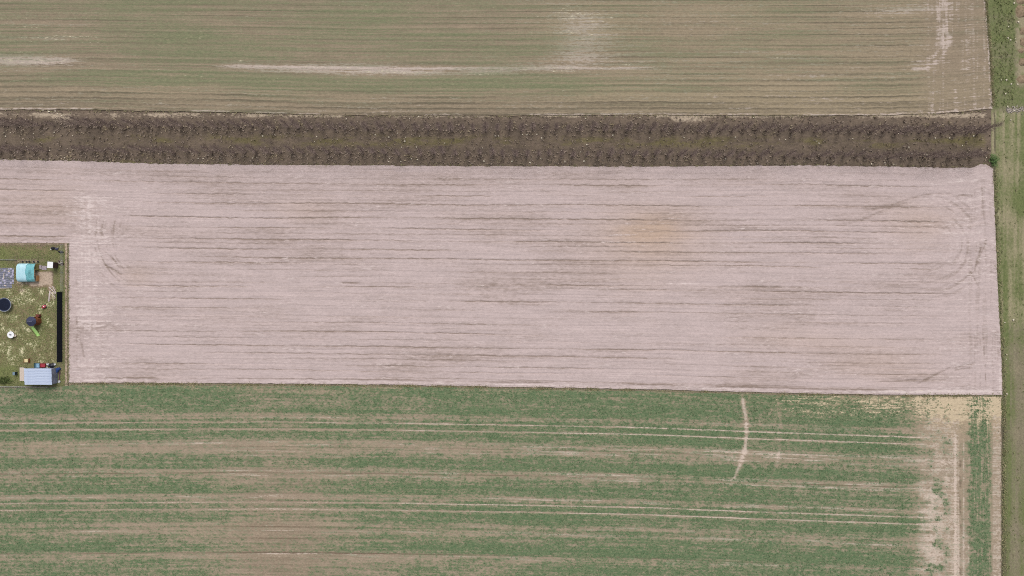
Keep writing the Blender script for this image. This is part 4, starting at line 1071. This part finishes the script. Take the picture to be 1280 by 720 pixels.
for i in range(8):
    a0_, a1_ = ang8[i], ang8[(i + 1) % 8]
    A = Vector((RP * math.cos(a0_), RP * math.sin(a0_), 0)); B = Vector((RP * math.cos(a1_), RP * math.sin(a1_), 0)); d = (B - A).normalized(); nrm = Vector((d.y, -d.x, 0)) * .03
    for (za, zb, f0, f1) in ((.02, 1.35, 0.02, .49), (.02, 1.35, .51, .98)) if i != 5 else ():
        P0 = A.lerp(B, f0); P1 = A.lerp(B, f1); mb = MB(); b = 0
        vs = [P0 + nrm, P1 + nrm, P1 - nrm, P0 - nrm]
        mb.v = [(p.x, p.y, za) for p in vs] + [(p.x, p.y, zb) for p in vs]
        mb.f = [(3, 2, 1, 0), (4, 5, 6, 7), (0, 1, 5, 4), (1, 2, 6, 5), (2, 3, 7, 6), (3, 0, 4, 7)]
        link_obj('wall_board', mb.mesh('wall_board'), m_brownw, pt)
    mb = MB(); mb.tube((A.x, A.y, -.1), (A.x, A.y, ze), .05, n=6); link_obj('post', mb.mesh('post'), m_brownw, pt)
mb = MB(); mb.lathe([(RP - .05, 1.05), (RP - .05, 1.12)], 8); link_obj('platform', mb.mesh('platform'), m_brownw, pt)
# porch step behind
mb = MB(); mb.box(.10, 1.0, 1.05, 1.65, .02, .85); link_obj('entry_box', mb.mesh('entry_box'), plain('dark_red_timber', K(124, 62, 50), K(96, 48, 42), 4), pt)
sx0, sy0 = at(40.6, 408.2, 1.15); sx1, sy1 = at(48.4, 420.0, .06)
mb = MB(); nseg = 12; wds = .34
dx_, dy_ = sx1 - sx0, sy1 - sy0; ll = math.hypot(dx_, dy_); px_, py_ = -dy_ / ll, dx_ / ll
vs = []
for i in range(nseg + 1):
    t = i / nseg; z_ = 1.15 * (1 - t) ** 1.25 * (1 + .25 * t) + .08 + .05 * math.sin(t * math.pi * 2)
    bx_, by_ = sx0 + dx_ * t - hx, sy0 + dy_ * t - hy
    for (o_, dz) in ((-wds - .03, .14), (-wds, .14), (-wds + .03, 0), (wds - .03, 0), (wds, .14), (wds + .03, .14), (wds + .03, -.04), (-wds - .03, -.04)):
        vs.append((bx_ + px_ * o_, by_ + py_ * o_, z_ + dz))
fs = []
for i in range(nseg):
    for k in range(8):
        fs.append((i * 8 + k, i * 8 + (k + 1) % 8, (i + 1) * 8 + (k + 1) % 8, (i + 1) * 8 + k))
me = bpy.data.meshes.new('slide'); me.from_pydata(vs, [], fs); me.update()
link_obj('slide', me, m_lime, pt)

# ---- red ride-on toy
x, y = XY(56.0, 383.3)
toy = thing('ride_on_toy', 'small red toy with a white spot on the lawn above the play tower', 'toy', (x, y, .02), .5)
mb = MB(); mb.lathe([(.25, .14), (.48, .2), (.46, .34), (.28, .42)], 14); mb.v = [(x_ * 1.25, y_ * .85, z_) for x_, y_, z_ in mb.v]; link_obj('body', mb.mesh('body'), m_red, toy)
mb = MB(); mb.lathe([(.12, .42), (.15, .46), (.12, .52), (.05, .54)], 12, (.08, 0)); link_obj('seat', mb.mesh('seat'), m_white, toy)
for (wx_, wy_) in ((.38, .38), (.38, -.38), (-.38, .38), (-.38, -.38)):
    mb = MB(); mb.tube((wx_, wy_ - .06, .15), (wx_, wy_ + .06, .15), .15, n=12); link_obj('wheel', mb.mesh('wheel'), m_blackp, toy)
mb = MB(); mb.tube((-.35, 0, .38), (-.5, 0, .68), .025); mb.tube((-.5, -.18, .68), (-.5, .18, .68), .025); link_obj('handlebar', mb.mesh('handlebar'), m_red, toy)

# ---- small cream-topped bench table above the shed
x, y = XY(34.6, 450.5)
bt_ = thing('low_table', 'small cream-topped table with brown ends above the shed', 'table', (x, y, 0.02))
mb = MB(); mb.box(-.42, .42, -.42, .42, .5, .56); link_obj('tabletop', mb.mesh('tabletop_c'), plain('butter_top', K(232, 214, 166), K(214, 192, 146), 3), bt_)
for s_ in (-1, 1):
    mb = MB(); mb.box(s_ * .62 - .07, s_ * .62 + .07, -.55, .5, 0, .42); link_obj('side_bench', mb.mesh('side_bench'), m_brownw, bt_)
    for t_ in (-.35, .35):
        mb = MB(); mb.box(s_ * .36 - .03, s_ * .36 + .03, t_ - .03, t_ + .03, -.02, .5); link_obj('leg', mb.mesh('leg_t'), m_brownw, bt_)

# ---- bin left of the shed
x, y = at(17.3, 467, 1.0)
bn = thing('wheeled_bin', 'blue-grey wheeled bin left of the shed', 'bin', (x, y, 0.02))
mb = MB(); mb.box(-.26, .26, -.36, .36, .08, .95); mb.v = [(x_ * (1 if z_ > .5 else .8), y_ * (1 if z_ > .5 else .85), z_) for x_, y_, z_ in mb.v]; link_obj('body', mb.mesh('bin_body'), plain('dark_teal_plastic', K(58, 74, 84), K(46, 60, 68), 3, .5), bn)
mb = MB(); mb.box(-.29, .27, -.4, .4, .96, 1.03); link_obj('lid', mb.mesh('lid'), plain('grey_blue_lid', K(124, 144, 160), K(104, 124, 140), 3, .5), bn)
for s_ in (-1, 1):
    mb = MB(); mb.tube((.24, s_ * .34 - .03, .12), (.24, s_ * .34 + .03, .12), .12, n=12); link_obj('wheel', mb.mesh('bin_wheel'), m_blackp, bn)

# ---- clutter in the corner between shed and fence
def tub(u, v, a, b, h, mat, lab, rz=0.0, name='tub', cat='tub'):
    x, y = XY(u, v); t = thing(name, lab, cat, (x, y, 0.03), rz)
    mb = MB()
    for (x0_, x1_, y0_, y1_) in ((-a, -a + .04, -b, b), (a - .04, a, -b, b), (-a + .04, a - .04, -b, -b + .04), (-a + .04, a - .04, b - .04, b)):
        mb.box(x0_, x1_, y0_, y1_, .04, h)
    mb.box(-a + .04, a - .04, -b + .04, b - .04, .04, h * .72)
    link_obj('body', mb.mesh('tub_body'), mat, t)
    mb = MB(); mb.box(-a - .03, a + .03, -b - .03, -b, h - .05, h + .012); mb.box(-a - .03, a + .03, b, b + .03, h - .05, h + .012)
    link_obj('rim', mb.mesh('tub_rim'), mat, t)
tub(48.8, 456.5, .45, .5, .55, m_sky, 'pale blue tub against the back of the shed')
tub(54.8, 456.4, .62, .46, .5, m_red, 'red tub against the back of the shed')
tub(44.9, 456.6, .25, .55, .35, plain('dark_teal_tub', K(58, 92, 100), K(44, 76, 84), 3, .5), 'narrow dark teal tub left of the pale blue tub')
def pail(u, v, r_, h, mat, lab, name='bucket', cat='bucket'):
    x, y = XY(u, v); t = thing(name, lab, cat, (x, y, 0.02))
    mb = MB(); mb.lathe([(r_ * .75, 0), (r_, h), (r_ * 1.06, h + .02), (r_ * .9, h + .02), (r_ * .7, h * .3)], 16); link_obj('body', mb.mesh('pail'), mat, t, smooth=False)
    mb = MB()
    for i in range(8):
        a, b = math.pi * i / 8, math.pi * (i + 1) / 8; mb.tube((r_ * math.cos(a), .02, h + .02 + .25 * r_ * math.sin(a)), (r_ * math.cos(b), .02, h + .02 + .25 * r_ * math.sin(b)), .012, n=4)
    link_obj('handle', mb.mesh('pail_handle'), m_steel, t)
pail(60.6, 455.0, .26, .35, m_white, 'white bucket just right of the red tub')
pail(59.8, 459.3, .2, .3, m_white, 'small white bucket at the corner of the shed roof')
pail(69.6, 455.2, .24, .32, m_white, 'white bucket beside the foot of the black fence')
pail(75.0, 476.6, .26, .35, m_white, 'white bucket alone at the lower corner by the shed')
bundle(65.4, 456.8, .85, .75, .6, .2, 'black plastic heap between the white buckets by the fence foot', m_blackp, 71)
bundle(61.6, 457.0, .35, .4, .4, .2, 'dark slate bundle between red tub and black heap', plain('slate_sack', K(74, 74, 96)), 73)
def barrel(u, v, r_, h, mat, lab):
    x, y = XY(u, v); t = thing('barrel', lab, 'barrel', (x, y, 0.02))
    mb = MB(); mb.lathe([(r_ * .9, 0), (r_, .08), (r_ * .97, h * .33), (r_ * 1.03, h * .35), (r_ * 1.03, h * .65), (r_ * .97, h * .67), (r_, h - .05), (r_ * .92, h)], 18); link_obj('body', mb.mesh('barrel_body'), mat, t)
    mb = MB(); mb.lathe([(r_ * .96, h + .002), (r_ * .96, h + .035), (r_ * .8, h + .04)], 18); link_obj('lid', mb.mesh('barrel_lid'), mat, t)
barrel(74.6, 461.0, .36, .8, m_blue, 'blue plastic barrel between the shed and the black fence')
barrel(72.6, 463.8, .3, .6, m_blue, 'smaller blue barrel touching the shed wall')
for (ua, va, ub, vb, w_, mat, lab) in ((75.2, 465, 74.6, 475, .3, plain('purple_brown_board', K(104, 72, 84), K(84, 58, 70), 3), 'purple-brown board leaning down beside the blue barrels'), (70.5, 476.5, 72, 478.5, .4, m_conc, 'pale grey slab at the lower right corner of the shed')):
    xa, ya = XY(ua, va); xb, yb_ = XY(ub, vb); l_ = math.hypot(xb - xa, yb_ - ya); mb = MB(); mb.box(-l_ / 2, l_ / 2, -w_ / 2, w_ / 2, 0, .06)
    tag(link_obj('board', mb.mesh('board'), mat, None, ((xa + xb) / 2, (ya + yb_) / 2, .06), math.atan2(yb_ - ya, xb - xa)), lab, 'board')
